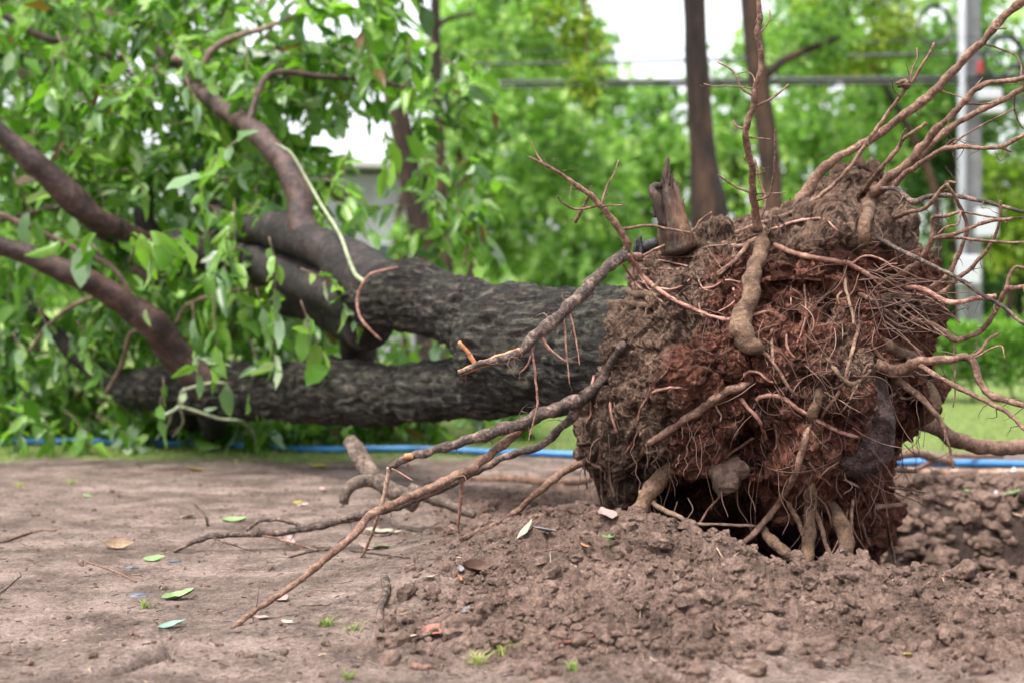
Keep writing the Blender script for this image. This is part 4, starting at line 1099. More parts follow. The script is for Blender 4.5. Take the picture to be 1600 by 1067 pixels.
for pts in ([(998, 392, 4.92, 9), (1012, 385, 4.92, 11), (1026, 380, 4.92, 9)], [(1002, 400, 4.9, 4), (1001, 385, 4.9, 4), (1000, 368, 4.9, 3)], [(992, 398, 4.9, 3), (993, 384, 4.9, 3), (994, 374, 4.9, 2)]):
    C, r = limb_line(pts, 0.008); V, Q, T = tube(C, r, 9, 0.35, 9.0); ch.add(V, Q, T)
ch.build('charred_wood', M['char'], tree)
# stone caught in the soil, dark torn sacking hanging over the lower right of the ball
V, F_ = rock(77, 3, 0.4); V = np.sign(V) * np.abs(V) ** 0.85
dd = ball_depth(1135, 740) or 4.7
build('stone', V * np.array((0.052, 0.045, 0.072)) + P(1136, 742, min(dd, 4.66) - 0.02), F_, M['stone'], tree)
m, n, l, b = material('dark sacking')
p0 = pos(n)
wv = node(n, l, "ShaderNodeTexVoronoi", {"Vector": p0, "Scale": 110.0})
c = ramp(n, l, nz(n, l, p0, 18, 6, 0.7), [(0.40, (0.045, 0.018, 0.015)), (0.62, (0.17, 0.10, 0.093))])  # lighter end of the colour raised to stand in for sheen
c = mixc(n, l, ramp(n, l, wv.outputs["Distance"], [(0.2, (0, 0, 0)), (0.6, (0.7, 0.7, 0.7))]), c, (0.025, 0.013, 0.013))
l.new(c, b.inputs['Base Color']); b.inputs['Roughness'].default_value = 0.8
bump(n, l, b, mth(n, l, 'ADD', mth(n, l, 'MULTIPLY', wv.outputs["Distance"], 0.3), nz(n, l, p0, 40, 6, 0.7)), 0.02)
poly = np.array([(1275, 625), (1300, 592), (1345, 582), (1385, 588), (1396, 640), (1400, 690), (1385, 725), (1362, 738), (1338, 752), (1305, 742), (1268, 728), (1262, 690)], float)
g_ = np.linspace(0, 1, 26); pc = poly.mean(0); rings = []
ps = spline(np.vstack([poly, poly[:1]]), 6.0)[:-1]
for q_ in np.linspace(0.02, 1.0, 22):
    ring = pc + (ps - pc) * q_
    rings.append([P(x, y_, 4.51 + 0.11 * q_ ** 4 + 0.00045 * (y_ - 600)) for x, y_ in ring])
rings.append([v + (0, 0.03, 0) for v in rings[-1]]); 
for q_ in (0.6, 0.02): rings.append([P(*(pc + (s_ - pc) * q_), 4.62) for s_ in ps])
SV = np.array(rings).reshape(-1, 3); K = len(ps)
i = np.arange(len(rings) - 1)[:, None] * K; j = np.arange(K)[None, :]; j2 = (j + 1) % K
SQ = np.stack([i + j, i + j2, i + K + j2, i + K + j], -1).reshape(-1, 4)
SV = SV + np.stack([0.02 * fbm(SV * 9, 3), 0.035 * fbm(SV * 11, 4, 0.6), 0.02 * fbm(SV * 9 + 20, 3)], 1)
build('sacking', SV, SQ, m, tree)
tag(bpy.context.scene.objects['sacking'], 'dark purple-brown torn sacking stuck to the soil')

# ------------------------------------------------------------------ foliage of the fallen tree
def leaf_template(w=0.36, fold=0.25, droop=0.25, rows=(0, .12, .36, .66, .86, 1.0), ws=(0.03, .55, 1.0, .80, .42, 0.0)):
    V = []
    for y_, q_ in zip(rows, ws):
        for sx_ in (-1, 0, 1):
            x = sx_ * q_ * w / 2
            V.append((x, y_, abs(x) * fold - droop * y_ * y_))
    Q = []
    for k in range(len(rows) - 1):
        for s in (0, 1):
            a = k * 3 + s
            Q.append((a, a + 1, a + 4, a + 3))
    return np.array(V), np.array(Q)
LT, LQ = leaf_template()
LTS = [leaf_template(0.32, 0.5, 0.1)[0], leaf_template(0.42, 0.15, 0.35)[0], leaf_template(0.36, 0.7, 0.6)[0], leaf_template(0.50, 0.2, 0.05)[0]]
for v_ in LTS: v_[:, 2] += 0.05 * np.sin(v_[:, 1] * 9 + v_[:, 0] * 8); v_[:, 0] += 0.05 * np.sin(v_[:, 1] * 4)
def basis(t, nrm):
    t = unit(t); x = unit(np.cross(t, nrm)); z = np.cross(x, t)
    return np.stack([x, t, z], 1)
class Leaves(Acc):
    def leaf(s, p, t, nrm, L, rnd):
        s.add(LTS[random.randrange(4)] @ basis(t, nrm).T * L + p, Q=LQ, rnd=rnd)

def leaf_value():
    u = random.random()
    if u < 0.03: return -0.6
    if u < 0.14: return random.uniform(0.84, 1.0)
    if u < 0.42: return random.uniform(0.6, 0.82)
    return random.uniform(0.05, 0.62)

twigs = Acc(); foliage = Leaves(); singles = []
def spray(p, d, L=0.42, n=11, size=0.14, sink=None, single=False, bias=0.0):
    """a drooping twig with leaflets in pairs"""
    pts = [np.array(p, float)]; d = unit(np.array(d, float))
    for s in range(7):
        d = unit(d + (0, 0, -0.16) + RNG.normal(size=3) * 0.10)
        pts.append(pts[-1] + d * L / 7)
    C = np.array(pts)
    V, Q, T = tube(C, np.linspace(0.0045, 0.0015, len(C)), 4)
    twigs.add(V, Q, T, random.random())
    base = leaf_value() * 0.5
    for k in range(n):
        u = 0.15 + 0.85 * k / (n - 1); i_ = min(len(C) - 2, int(u * (len(C) - 1)))
        q_ = C[i_] + (C[i_ + 1] - C[i_]) * (u * (len(C) - 1) - i_)
        t = unit(C[i_ + 1] - C[i_])
        side = unit(np.cross(t, (0.05, 0.1, 1.0))) * (1 if k % 2 else -1)
        a = unit(side * random.uniform(0.4, 1.1) + t * random.uniform(0.2, 0.8) + np.array((0, 0, -1)) * random.uniform(-0.2, 1.0) + RNG.normal(size=3) * 0.4)
        nr_ = unit(np.cross(a, np.cross((0, 0, 1), a)) + RNG.normal(size=3) * 0.7)
        Ls = size * random.uniform(0.5, 1.45)
        rv = min(1, max(0, leaf_value() * 0.8 + abs(base) * 0.5 + bias))
        if single: singles.append((q_, a, nr_, Ls, rv))
        else: foliage.leaf(q_, a, nr_, Ls, rv)
def rdir(): return unit(np.array((random.gauss(0, 1), random.gauss(0, 0.8), random.gauss(-0.1, 0.5))))
# places where the sky shows through the crown
OPEN = [(500, 20, 75, 45), (420, 10, 40, 30), (550, 185, 52, 55), (605, 250, 30, 45), (640, 110, 25, 40), (495, 150, 40, 30), (350, 200, 25, 20), (60, 140, 30, 20)]
def region(n_, x0, x1, y0, y1, d0, d1, size=0.14, gaps=0.0, bias=0.0, f=0.006, seed=0.0):
    c = 0; tries = 0
    while c < n_ and tries < n_ * 12:
        tries += 1
        x, y_ = random.uniform(x0, x1), random.uniform(y0, y1)
        if gaps and noise(np.array([[x * f + seed, y_ * f, 3.3 + seed]]))[0] < -0.25 + gaps: continue
        if any(((x - a_) / r1_) ** 2 + ((y_ - b_) / r2_) ** 2 < 1 for a_, b_, r1_, r2_ in OPEN): continue
        if abs(x - (585 + 0.2 * y_)) < 48 and -20 < y_ < 420 and random.random() < 0.85: continue
        d = random.uniform(d0, d1)
        p = P(x, y_, d)
        if p[2] < 0.12: p[2] = random.uniform(0.12, 0.4)
        spray(p, rdir(), random.uniform(0.28, 0.5), random.randint(8, 13), size, bias=bias); c += 1
region(430, -60, 440, -60, 270, 8.8, 11.5, 0.14)
region(24, -40, 420, -40, 180, 8.0, 8.7, 0.14, gaps=0.1, seed=21)
region(12, 560, 700, 520, 580, 8.8, 10.0, 0.14)
region(80, 380, 600, -60, 150, 8.6, 10.5, 0.155, gaps=0.24, seed=4)
region(56, 330, 560, 120, 330, 8.6, 10.5, gaps=0.22, seed=8)
region(170, -60, 500, 240, 480, 9.0, 11.5, gaps=0.0)
region(20, 560, 730, 20, 240, 8.6, 9.8, 0.13, gaps=0.20, seed=2)
region(16, 620, 740, 200, 400, 8.6, 9.8, gaps=0.14, seed=6)
region(150, -80, 540, 460, 620, 9.2, 11.0)
region(80, -80, 330, 600, 690, 9.3, 10.3, bias=-0.05)
region(60, 330, 640, 630, 700, 9.0, 10.4, 0.16, bias=-0.05)
region(7, -40, 330, 640, 680, 8.7, 9.1, 0.15)
region(8, 370, 500, 660, 695, 8.6, 8.9, 0.15)
region(22, 620, 830, 640, 690, 9.4, 10.4, 0.16, bias=-0.05)
region(60, -260, -40, -200, 600, 8.5, 11.0)
region(50, -200, 640, -220, -60, 8.8, 11.0)
region(30, 150, 520, 270, 420, 7.9, 8.6, gaps=0.10, seed=12)
# nearer sprays, their leaves picked out one by one
for (x, y_, d, dx, dz, L, sz, n_) in [
    (385, 210, 7.6, -0.6, -0.3, 0.35, 0.16, 7), (350, 240, 7.6, -0.6, -0.6, 0.3, 0.15, 6), (205, 385, 7.4, 0.5, 0.3, 0.3, 0.19, 6), (160, 400, 7.5, -0.3, 0.4, 0.3, 0.17, 5),
    (470, 420, 7.0, 0.8, -0.1, 0.4, 0.16, 10), (500, 425, 7.0, 0.6, -0.1, 0.35, 0.15, 9), (420, 370, 7.3, 0.2, -0.8, 0.4, 0.13, 9), (360, 330, 7.5, 0.1, -0.9, 0.4, 0.14, 8),
    (470, 470, 7.2, 0.5, -0.8, 0.4, 0.17, 9), (300, 470, 7.6, 0.2, -1, 0.4, 0.14, 9), (330, 460, 7.6, 0.4, -1, 0.45, 0.14, 10), (400, 450, 7.5, 0.3, -0.9, 0.45, 0.14, 10),
    (255, 590, 7.8, 0.2, -0.8, 0.22, 0.15, 4), (20, 270, 8.0, 0.3, -0.5, 0.35, 0.15, 7), (60, 480, 8.0, 0.4, -0.8, 0.4, 0.15, 9), (20, 520, 8.2, 0.4, -0.7, 0.4, 0.15, 9),
    (120, 500, 8.1, 0.4, -0.6, 0.4, 0.15, 9), (30, 620, 8.6, 0.6, -0.2, 0.4, 0.15, 9), (100, 640, 8.8, 0.5, -0.2, 0.4, 0.15, 10), (150, 650, 8.8, 0.5, -0.2, 0.4, 0.15, 9), (60, 660, 9.0, 0.5, -0.1, 0.4, 0.15, 9),
    (690, 330, 8.4, 0.4, -0.6, 0.4, 0.14, 10), (640, 60, 8.4, -0.2, -0.7, 0.4, 0.15, 10), (600, 190, 8.4, 0.2, -0.8, 0.4, 0.15, 10), (660, 240, 8.4, 0.3, -0.7, 0.45, 0.15, 10),
    (560, 30, 8.4, 0.3, -0.7, 0.4, 0.15, 9), (430, 470, 7.7, -0.2, -0.9, 0.4, 0.15, 9), (480, 540, 7.9, 0.3, -0.6, 0.35, 0.14, 8), (390, 530, 8.0, 0.3, -0.6, 0.4, 0.14, 9), (290, 120, 8.2, 0.3, -0.6, 0.4, 0.15, 9),
    (550, 220, 8.2, -0.2, -0.8, 0.4, 0.15, 8), (190, 140, 8.4, 0.2, -0.7, 0.4, 0.15, 9), (100, 180, 8.4, -0.2, -0.7, 0.4, 0.15, 9),
]:
    spray(P(x, y_, d), (dx, random.uniform(-0.3, 0.2), dz), L, n_, sz, single=True, bias=0.12)
for (x, y_, d, t, L, v) in [(355, 600, 7.88, (0.05, 0, -1), 0.19, 0.80), (284, 630, 7.98, (0.1, 0, 1), 0.09, 0.96), (318, 640, 7.98, (0.6, 0, 0.1), 0.08, 0.95), (228, 484, 7.75, (0.1, -0.1, -1), 0.09, 0.97),
                            (235, 362, 7.3, (0.75, 0, -0.5), 0.21, 0.72), (220, 366, 7.3, (0.3, 0, -1), 0.24, 0.78), (150, 365, 7.4, (-0.4, 0, -0.4), 0.16, 0.55)]:
    singles.append((P(x, y_, d), np.array(t, float), np.array((random.uniform(-.2, .2), -1, 0.5)), L, v))
singles = singles[:300]
foliage.build('foliage', M['leaf'], tree); tag(bpy.context.scene.objects['foliage'], kind='stuff')
tag(twigs.build('twigs', M['twig'], tree), kind='stuff')
lm = {}
for (p, t, nr_, L, v) in singles:
    key = (random.randrange(4), round(v * 12))
    if key not in lm:
        lm[key] = new_mesh('leaf', LTS[key[0]], LQ, M['leaf'], True, np.full(len(LT), key[1] / 12))
    o = link('leaf', lm[key], tree)
    B = basis(t, nr_)
    o.matrix_local = Matrix.Translation(Vector(np.array(p) - np.array(BASE))) @ Matrix([list(map(float, r_)) for r_ in B]).to_4x4() @ Matrix.Scale(float(L), 4)

# ------------------------------------------------------------------ standing trees behind
def crown_mesh(blobs, n_per, size, rbias=0.0):
    """blobs: (centre, radii); many small folded leaves through the volume"""
    A = Acc()
    for c, R_ in blobs:
        k = n_per
        v = unit(RNG.normal(size=(k, 3))) * (RNG.random(k)[:, None] ** 0.45)
        p = np.asarray(c) + v * np.asarray(R_)
        t = unit(RNG.normal(size=(k, 3)) + (0, 0, -0.5)); x = unit(np.cross(t, RNG.normal(size=(k, 3)))); z = np.cross(x, t)
        s = size * RNG.uniform(0.6, 1.3, k)[:, None]
        V = np.stack([p, p + t * s * 0.5 + x * s * 0.28 + z * s * 0.06, p + t * s, p + t * s * 0.5 - x * s * 0.28 + z * s * 0.06], 1).reshape(-1, 3)
        Tq = np.arange(k)[:, None] * 4
        T = np.concatenate([Tq + (0, 1, 2), Tq + (0, 2, 3)])
        rb = random.uniform(0.1, 0.75) + rbias
        A.add(V, T=T, rnd=np.repeat(np.clip(rb + RNG.normal(size=k) * 0.16, 0, 1), 4))
    return A
def trunk_tube(pts, segs=12, lump=0.10):
    C, r = limb_line(pts, 0.08)
    return tube(C, r, segs, lump, random.uniform(0, 50), True, 0.5)
def standing_tree(label, trunks, blobs, n_per, size, mat='far', bark='trunkfar', group=None, rbias=0.0, name='tree'):
    C, _ = limb_line(trunks[0], 0.5)
    base = np.array((C[0][0], C[0][1], 0.0))
    t = empty(name, tuple(base), label, 'tree', group)
    for k, pts in enumerate(trunks):
        V, Q, T = trunk_tube(pts, 14 if k == 0 else 10)
        build('trunk' if k == 0 else 'limb', V, [Q, T], M[bark], t)
    crown_mesh(blobs, n_per, size, rbias).build('crown', M[mat], t, smooth=False)
    return t
def gy_(d): return HOR + EYE * FPX / d
def cloud(px, py, d, rx, ry, rd, n_, r0=0.5, shell=0.8):
    """n_ leaf clumps spread over an ellipsoid whose centre is seen at px, py"""
    c = P(px, py, d); out = []
    for _ in range(n_):
        v = unit(RNG.normal(size=3)) * random.random() ** 0.35 * shell
        q_ = c + v * (rx, rd, ry)
        if q_[2] < 0.25: q_[2] = random.uniform(0.25, 0.7)
        s = r0 * random.uniform(0.6, 1.3)
        out.append((q_, (s, s, s * 0.8)))
    return out

standing_tree('straight dark brown trunk rising behind the broken root stub', [[(1128, gy_(13), 13, 34), (1114, 420, 13, 31), (1106, 320, 13, 29), (1098, 240, 13, 21), (1092, 150, 13, 18.5), (1087, 60, 13, 18), (1084, -20, 13, 18), (1080, -160, 13, 16), (1084, -320, 13, 11)],
              [(1083, -120, 13, 10), (1140, -230, 13, 7), (1220, -300, 13, 4)], [(1080, -160, 13, 9), (1010, -260, 13, 6), (940, -320, 13, 3)]],
              [(P(1080 + random.uniform(-190, 190), random.uniform(-420, -140), 13 + random.uniform(-1, 1)), (0.45, 0.45, 0.35)) for _ in range(12)], 90, 0.13)
standing_tree('slimmer dark trunk just right of the straight brown trunk', [[(1220, gy_(16), 16, 18), (1212, 400, 16, 17), (1205, 280, 16, 16), (1192, 170, 16, 16), (1180, 90, 16, 16), (1172, 0, 16, 15), (1160, -150, 16, 12), (1165, -260, 16, 8)],
              [(1195, 120, 16, 8), (1225, 95, 16, 7), (1262, 78, 16, 6), (1310, 60, 16, 4)]],
              [(P(1165 + random.uniform(-150, 150), random.uniform(-330, -90), 16 + random.uniform(-1, 1)), (0.5, 0.5, 0.4)) for _ in range(9)] +
              [(P(random.uniform(1200, 1330), random.uniform(0, 90), 16 + random.uniform(-.6, .6)), (0.32, 0.3, 0.22)) for _ in range(7)], 90, 0.13)
standing_tree('leaning reddish trunk behind the hanging leaves of the fallen crown', [[(672, gy_(14), 14, 22), (664, 410, 14, 20), (655, 350, 14, 18), (643, 290, 14, 17), (630, 220, 14, 17), (614, 140, 14, 17), (596, 60, 14, 16), (585, 0, 14, 16), (570, -120, 14, 13), (565, -250, 14, 8)]],
              [(P(570 + random.uniform(-160, 160), random.uniform(-380, -120), 14 + random.uniform(-1, 1)), (0.45, 0.45, 0.35)) for _ in range(9)], 90, 0.13)
standing_tree('thin forked grey-brown trunk left of the bright green trees', [[(703, gy_(17), 17, 9), (698, 400, 17, 9), (690, 300, 17, 9), (686, 200, 17, 8.5), (682, 100, 17, 8), (680, 40, 17, 8), (681, -60, 17, 7), (684, -200, 17, 4)],
              [(680, 48, 17, 7), (664, 30, 17, 6), (650, 0, 17, 6), (636, -60, 17, 4)], [(680, 45, 17, 5), (700, 30, 17, 4), (740, 22, 17, 3)]],
              [(P(680 + random.uniform(-110, 110), random.uniform(-300, -60), 17 + random.uniform(-1, 1)), (0.45, 0.45, 0.35)) for _ in range(7)], 80, 0.13)
standing_tree('thin pinkish trunk standing low behind the trunk fork', [[(740, gy_(19), 19, 9), (734, 420, 19, 8), (729, 360, 19, 7.5), (724, 300, 19, 7), (716, 220, 19, 6), (712, 120, 19, 5)]],
              cloud(720, 180, 19, 0.7, 0.9, 0.6, 12, 0.4), 80, 0.15)

# bright green wood behind the lawn: each tree a thing
WOOD = 'trees beyond the lawn'
for (lab, px_, py_, d, rx, ry, n_, r0, mat, size, rb) in [
    ('bright green bushy tree in the middle beyond the lawn', 775, 290, 26, 1.9, 2.5, 56, 0.62, 'far', 0.24, 0.15),
    ('low rounded green tree right of the middle under the cables', 900, 320, 24, 1.6, 2.2, 44, 0.55, 'far', 0.22, 0.05),
    ('green tree whose top ends at the cable beside the brown trunk', 1010, 285, 28, 1.9, 2.4, 52, 0.6, 'far', 0.24, -0.05),
    ('light green crown overhanging from the top in the middle', 800, 30, 22, 1.35, 1.2, 40, 0.42, 'far', 0.18, 0.2),
    ('green crown seen between the two brown trunks', 1150, 240, 27, 1.2, 2.8, 34, 0.55, 'far', 0.22, 0.1),
    ('tall bright tree above the root ball', 1290, 190, 25, 1.8, 2.8, 60, 0.6, 'far', 0.22, 0.15),
    ('yellow-green crown filling the top right', 1330, 40, 23, 1.2, 0.9, 24, 0.4, 'fary', 0.17, 0.0),
    ('dark green tree behind the upper roots', 1420, 240, 29, 1.8, 2.8, 46, 0.6, 'fard', 0.24, 0.1),
    ('yellowing tree right of the utility pole', 1580, 340, 23, 0.9, 1.3, 24, 0.42, 'fary', 0.2, 0.0),
    ('dark tree at the right edge behind the cable coils', 1590, 230, 30, 2.0, 3.2, 40, 0.7, 'fard', 0.26, 0.1),
    ('dim green tree low behind the hedge', 1500, 430, 31, 2.2, 1.4, 30, 0.6, 'fard', 0.24, 0.0),
    ('green crown high behind the longest thick root', 1400, 130, 27, 1.3, 1.5, 30, 0.5, 'far', 0.2, 0.1),
    ('tall leafy tree behind the top left of the fallen crown', 60, 60, 26, 2.2, 2.4, 44, 0.6, 'fard', 0.22, 0.1),
    ('green crown under the cables left of the overhanging crown', 870, 130, 25, 1.5, 1.3, 34, 0.5, 'far', 0.2, 0.1),
    ('pale green crown reaching up beside the slimmer trunk', 1240, 60, 26, 1.1, 1.3, 24, 0.45, 'far', 0.2, 0.15),
    ('dark green crown behind the cable coils', 1490, 140, 28, 1.4, 1.5, 30, 0.5, 'fard', 0.2, 0.1),
    ('thin green crown left of the overhanging crown', 735, 120, 23, 0.7, 1.5, 18, 0.42, 'far', 0.18, 0.1),
    ('broad green tree just past the right edge', 1730, 260, 27, 2.2, 3.0, 44, 0.65, 'far', 0.24, 0.05),
    ('dark leafy tree farthest to the right', 1930, 250, 29, 2.4, 3.2, 44, 0.7, 'fard', 0.26, 0.1),
    ('tall green tree past the left edge behind the fallen crown', -240, 220, 27, 2.2, 3.0, 40, 0.65, 'far', 0.24, 0.05),
    ('light crown at the upper right corner', 1520, 10, 26, 1.5, 0.8, 18, 0.4, 'far', 0.18, 0.1),
    ('green tree behind the fallen crown at left', 120, 330, 24, 2.2, 2.0, 40, 0.6, 'far', 0.22, 0.0),
    ('green bush behind the fallen limbs at left', 330, 460, 22, 1.6, 1.1, 26, 0.5, 'far', 0.2, 0.1),
    ('green bush at the far left behind the fallen crown', -60, 430, 22, 1.8, 1.5, 28, 0.55, 'far', 0.22, 0.0),
    ('small bright shrub right of the pale building', 690, 420, 22, 0.8, 1.2, 20, 0.42, 'far', 0.2, 0.15),
    ('low light green shrub in front of the pale building', 545, 490, 20, 0.7, 0.7, 14, 0.34, 'far', 0.17, 0.15),
]:
    tx = 640 if 'overhanging' in lab else 1450 if 'top right' in lab else px_
    pts = [(tx + random.uniform(-10, 10), gy_(d), d, 7), (tx + random.uniform(-12, 12), (gy_(d) + py_) / 2, d, 6), (px_, py_, d, 4), (px_ + random.uniform(-14, 14), py_ - ry * 0.5 * FPX / d, d, 2)]
    standing_tree(lab, [pts], cloud(px_, py_, d, rx, ry, min(rx, 1.6), n_, r0), 75, size, mat, group=WOOD, rbias=rb)
# a far wood that reads as one mass
A = []
for k in range(110):
    px_ = random.uniform(-500, 2100); d = random.uniform(42, 58)
    A.append((P(px_, random.uniform(405, 495), d), (1.6, 1.2, 1.1)))
tag(crown_mesh(A, 60, 0.5).build('far_wood', M['far'], smooth=False), 'distant green wood closing the view behind the lawn', 'wood', kind='stuff')
# yellowing spray hanging in front of the cables
t = empty('hanging_branch', tuple(P(915, -120, 12)), 'yellow-green leafy branch hanging down left of the brown trunk', 'branch')
V, Q, T = trunk_tube([(880, -160, 12, 4), (900, -60, 12, 3.5), (915, 40, 12, 3), (918, 110, 12, 2)], 6)
build('stem', V, [Q, T], M['twig'], t)
crown_mesh([(P(915 + random.gauss(0, 14), random.uniform(30, 145), 12 + random.gauss(0, .1)), (0.11, 0.11, 0.09)) for _ in range(16)] + [(P(random.uniform(830, 930), random.uniform(-40, 30), 12), (0.14, 0.14, 0.1)) for _ in range(12)], 16, 0.11).build('leaves', M['fary'], t, smooth=False)

# ------------------------------------------------------------------ hedge, lawn grass
hx0, hx1, hd = 0.9, 7.2, 13.6
hedge = empty('hedge', ((hx0 + hx1) / 2, hd, 0), 'clipped bright green hedge at the back of the lawn', 'hedge')
A = Acc(); k = 17500
hp = np.stack([RNG.uniform(hx0, hx1, k), hd + RNG.uniform(-0.32, 0.32, k), 0.13 + 0.62 * RNG.random(k) ** 0.72], 1)
hp[:, 1] = np.where(RNG.random(k) < 0.6, hd - 0.32 + np.abs(RNG.normal(size=k)) * 0.07, hp[:, 1])
hp[:, 2] += 0.05 * noise(hp * 2.0) + 0.02 * noise(hp * 7)
t_ = unit(RNG.normal(size=(k, 3)) + (0, -0.3, 0.3)); x_ = unit(np.cross(t_, RNG.normal(size=(k, 3)))); z_ = np.cross(x_, t_)
s_ = 0.065 * RNG.uniform(0.6, 1.3, k)[:, None]
V = np.stack([hp, hp + t_ * s_ * .5 + x_ * s_ * .3, hp + t_ * s_, hp + t_ * s_ * .5 - x_ * s_ * .3 + z_ * s_ * 0.1], 1).reshape(-1, 3)
Tq = np.arange(k)[:, None] * 4
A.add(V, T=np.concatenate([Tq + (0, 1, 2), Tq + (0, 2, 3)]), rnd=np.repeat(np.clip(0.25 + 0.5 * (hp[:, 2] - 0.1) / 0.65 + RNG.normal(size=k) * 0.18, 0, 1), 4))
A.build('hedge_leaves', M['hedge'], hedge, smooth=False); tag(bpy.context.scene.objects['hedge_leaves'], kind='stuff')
for q_ in range(26):
    x = hx0 + (hx1 - hx0) * (q_ + random.random()) / 26
    C = spline(np.array([(x, hd + random.uniform(-.2, .1), 0), (x + random.uniform(-.05, .05), hd, 0.25), (x + random.uniform(-.12, .12), hd, 0.6)]), 0.05)
    V, Q, T = tube(C, np.linspace(0.014, 0.006, len(C)), 6, 0.2)
    build('stem', V, [Q, T], M['trunkfar'], hedge)

k = 26000
gx_ = RNG.uniform(-5.5, 5.5, k); gy2 = 8.2 + 6.5 * RNG.random(k) ** 1.4
lm_ = lawnmask(gx_, gy2); kp = RNG.random(k) < lm_ * 0.95 + 0.01
gx_, gy2 = gx_[kp], gy2[kp]; k = len(gx_)
p = np.stack([gx_, gy2, hfull(gx_, gy2) - 0.005], 1)
a_ = RNG.uniform(0, 6.28, k); hgt_ = RNG.uniform(0.02, 0.055, k); ln = RNG.normal(size=(k, 2)) * 0.02
sd = np.stack([np.cos(a_), np.sin(a_), 0 * a_], 1) * 0.0035
V = np.stack([p - sd, p + sd, p + np.stack([ln[:, 0], ln[:, 1], hgt_], 1)], 1).reshape(-1, 3)
T = np.arange(k)[:, None] * 3 + (0, 1, 2)
g = build('lawn_grass', V, T, M['grass'], smooth=False, rnd=np.repeat(RNG.random(k), 3))
tag(g, 'short light green grass of the lawn behind the trunk', 'grass', kind='stuff')

# ------------------------------------------------------------------ pole, cables, pipe, building
M['concrete'] = plain_mat('pole concrete', (0.15, 0.15, 0.16), 0.85, 0.25, 6)
M['pvc'] = plain_mat('weathered conduit', (0.25, 0.26, 0.285), 0.6, 0.2, 5)
M['white'] = plain_mat('white paint', (0.42, 0.43, 0.46), 0.5, 0.04, 6)
M['black'] = plain_mat('cable rubber', (0.012, 0.013, 0.015), 0.5, 0.2, 30)
M['red'] = plain_mat('red paint', (0.28, 0.02, 0.025), 0.4, 0.1, 20)
M['blue'] = plain_mat('blue pipe plastic', (0.028, 0.155, 0.37), 0.45, 0.35, 7)
M['wall'] = plain_mat('building plaster', (0.27, 0.27, 0.29), 0.8, 0.3, 2)
M['roof'] = plain_mat('building roof sheet', (0.45, 0.44, 0.46), 0.6, 0.15, 3)
M['glass'] = plain_mat('window glass', (0.06, 0.07, 0.08), 0.1, 0.2, 3)
PD = 18.0
pc_ = P(1519, 480, PD)
pole = empty('utility_pole', (pc_[0], PD, 0), 'grey concrete utility pole with boxes behind the hedge', 'pole')
A = Acc(); hs = np.linspace(0, 8.5, 12)
for z0, z1 in zip(hs[:-1], hs[1:]): pass
C = np.stack([np.full(12, pc_[0]), np.full(12, PD), hs], 1)
a4 = np.array([(-1, -1), (1, -1), (1, 1), (-1, 1)]); Vp = []
for z in hs:
    w_ = 0.105 - 0.004 * z; bv = 0.02
    for (sx_, sy_) in ((-1, -1), (1, -1), (1, 1), (-1, 1)):
        o1 = (sx_ * (w_ - bv), sy_ * w_); o2 = (sx_ * w_, sy_ * (w_ - bv))
        for q_ in ((o2, o1) if sx_ * sy_ > 0 else (o1, o2)): Vp.append((pc_[0] + q_[0], PD + q_[1], z))
Vp = np.array(Vp); i = np.arange(11)[:, None] * 8; j = np.arange(8)[None, :]; j2 = (j + 1) % 8
build('post', Vp, np.stack([i + j, i + j2, i + 8 + j2, i + 8 + j], -1).reshape(-1, 4), M['concrete'], pole, smooth=False)
q0 = P(1503, 480, PD - 0.2)
V, Q, T = tube(np.array([(q0[0], PD - 0.2, 0), (q0[0], PD - 0.2, 2), (q0[0], PD - 0.2, 5.2)]), 0.052, 12); build('conduit', V, [Q, T], M['pvc'], pole)
for (x, y_, w_, h_, mt, nm) in [(1541, 348, 32, 44, 'white', 'meter_box'), (1512, 422, 36, 44, 'white', 'notice_board'), (1546, 148, 36, 16, 'white', 'junction_box'), (1552, 172, 34, 12, 'white', 'junction_box'), (1531, 106, 7, 20, 'red', 'red_bracket')]:
    V, Q, T = box(P(x, y_, PD - 0.33), (w_ / FPX * PD, 0.12, h_ / FPX * PD), 0.015); build(nm, V, [Q, T], M[mt], pole, smooth=False)
for (x, y_, d, R_, n_) in [(1572, 92, 17.6, 0.26, 3), (1590, 130, 17.6, 0.2, 3), (1462, 40, 17.7, 0.22, 2)]:
    A = Acc(); c = P(x, y_, d)
    for q_ in range(n_):
        a_ = np.linspace(0, 6.2832, 40); r_ = R_ * (1 - 0.08 * q_)
        C = c + np.stack([r_ * np.cos(a_), 0.04 * q_ + 0.05 * np.sin(a_ * 2 + q_), r_ * 1.15 * np.sin(a_)], 1)
        V, Q, T = tube(C, 0.014, 6, cap=False); A.add(V, Q)
    A.build('cable_coil', M['black'], pole)
def cable(pts, r_, label):
    s = spline(np.array([P(*q_) for q_ in pts]), 0.4)
    V, Q, T = tube(s, r_, 8, 0.12, random.uniform(0, 40)); o = build('overhead_cable', V, [Q, T], M['black'], None, s[0])
    tag(o, label, 'cable', 'cables strung to the utility pole')
cable([(-200, 140, 24), (400, 136, 21.5), (850, 129, 19.6), (1150, 126, 18.6), (1500, 122, 17.8), (1900, 112, 17.4)], 0.035, 'thickest black cable bundle crossing behind the roots')
cable([(-200, 152, 24), (400, 146, 21.5), (850, 137, 19.6), (1150, 133, 18.6), (1500, 130, 17.78), (1900, 121, 17.4)], 0.02, 'black cable running just under the thickest bundle')
cable([(-200, 112, 24.2), (400, 106, 21.6), (930, 98, 19.4), (1250, 90, 18.4), (1500, 84, 17.78), (1900, 75, 17.4)], 0.022, 'upper black cable above the thickest bundle')
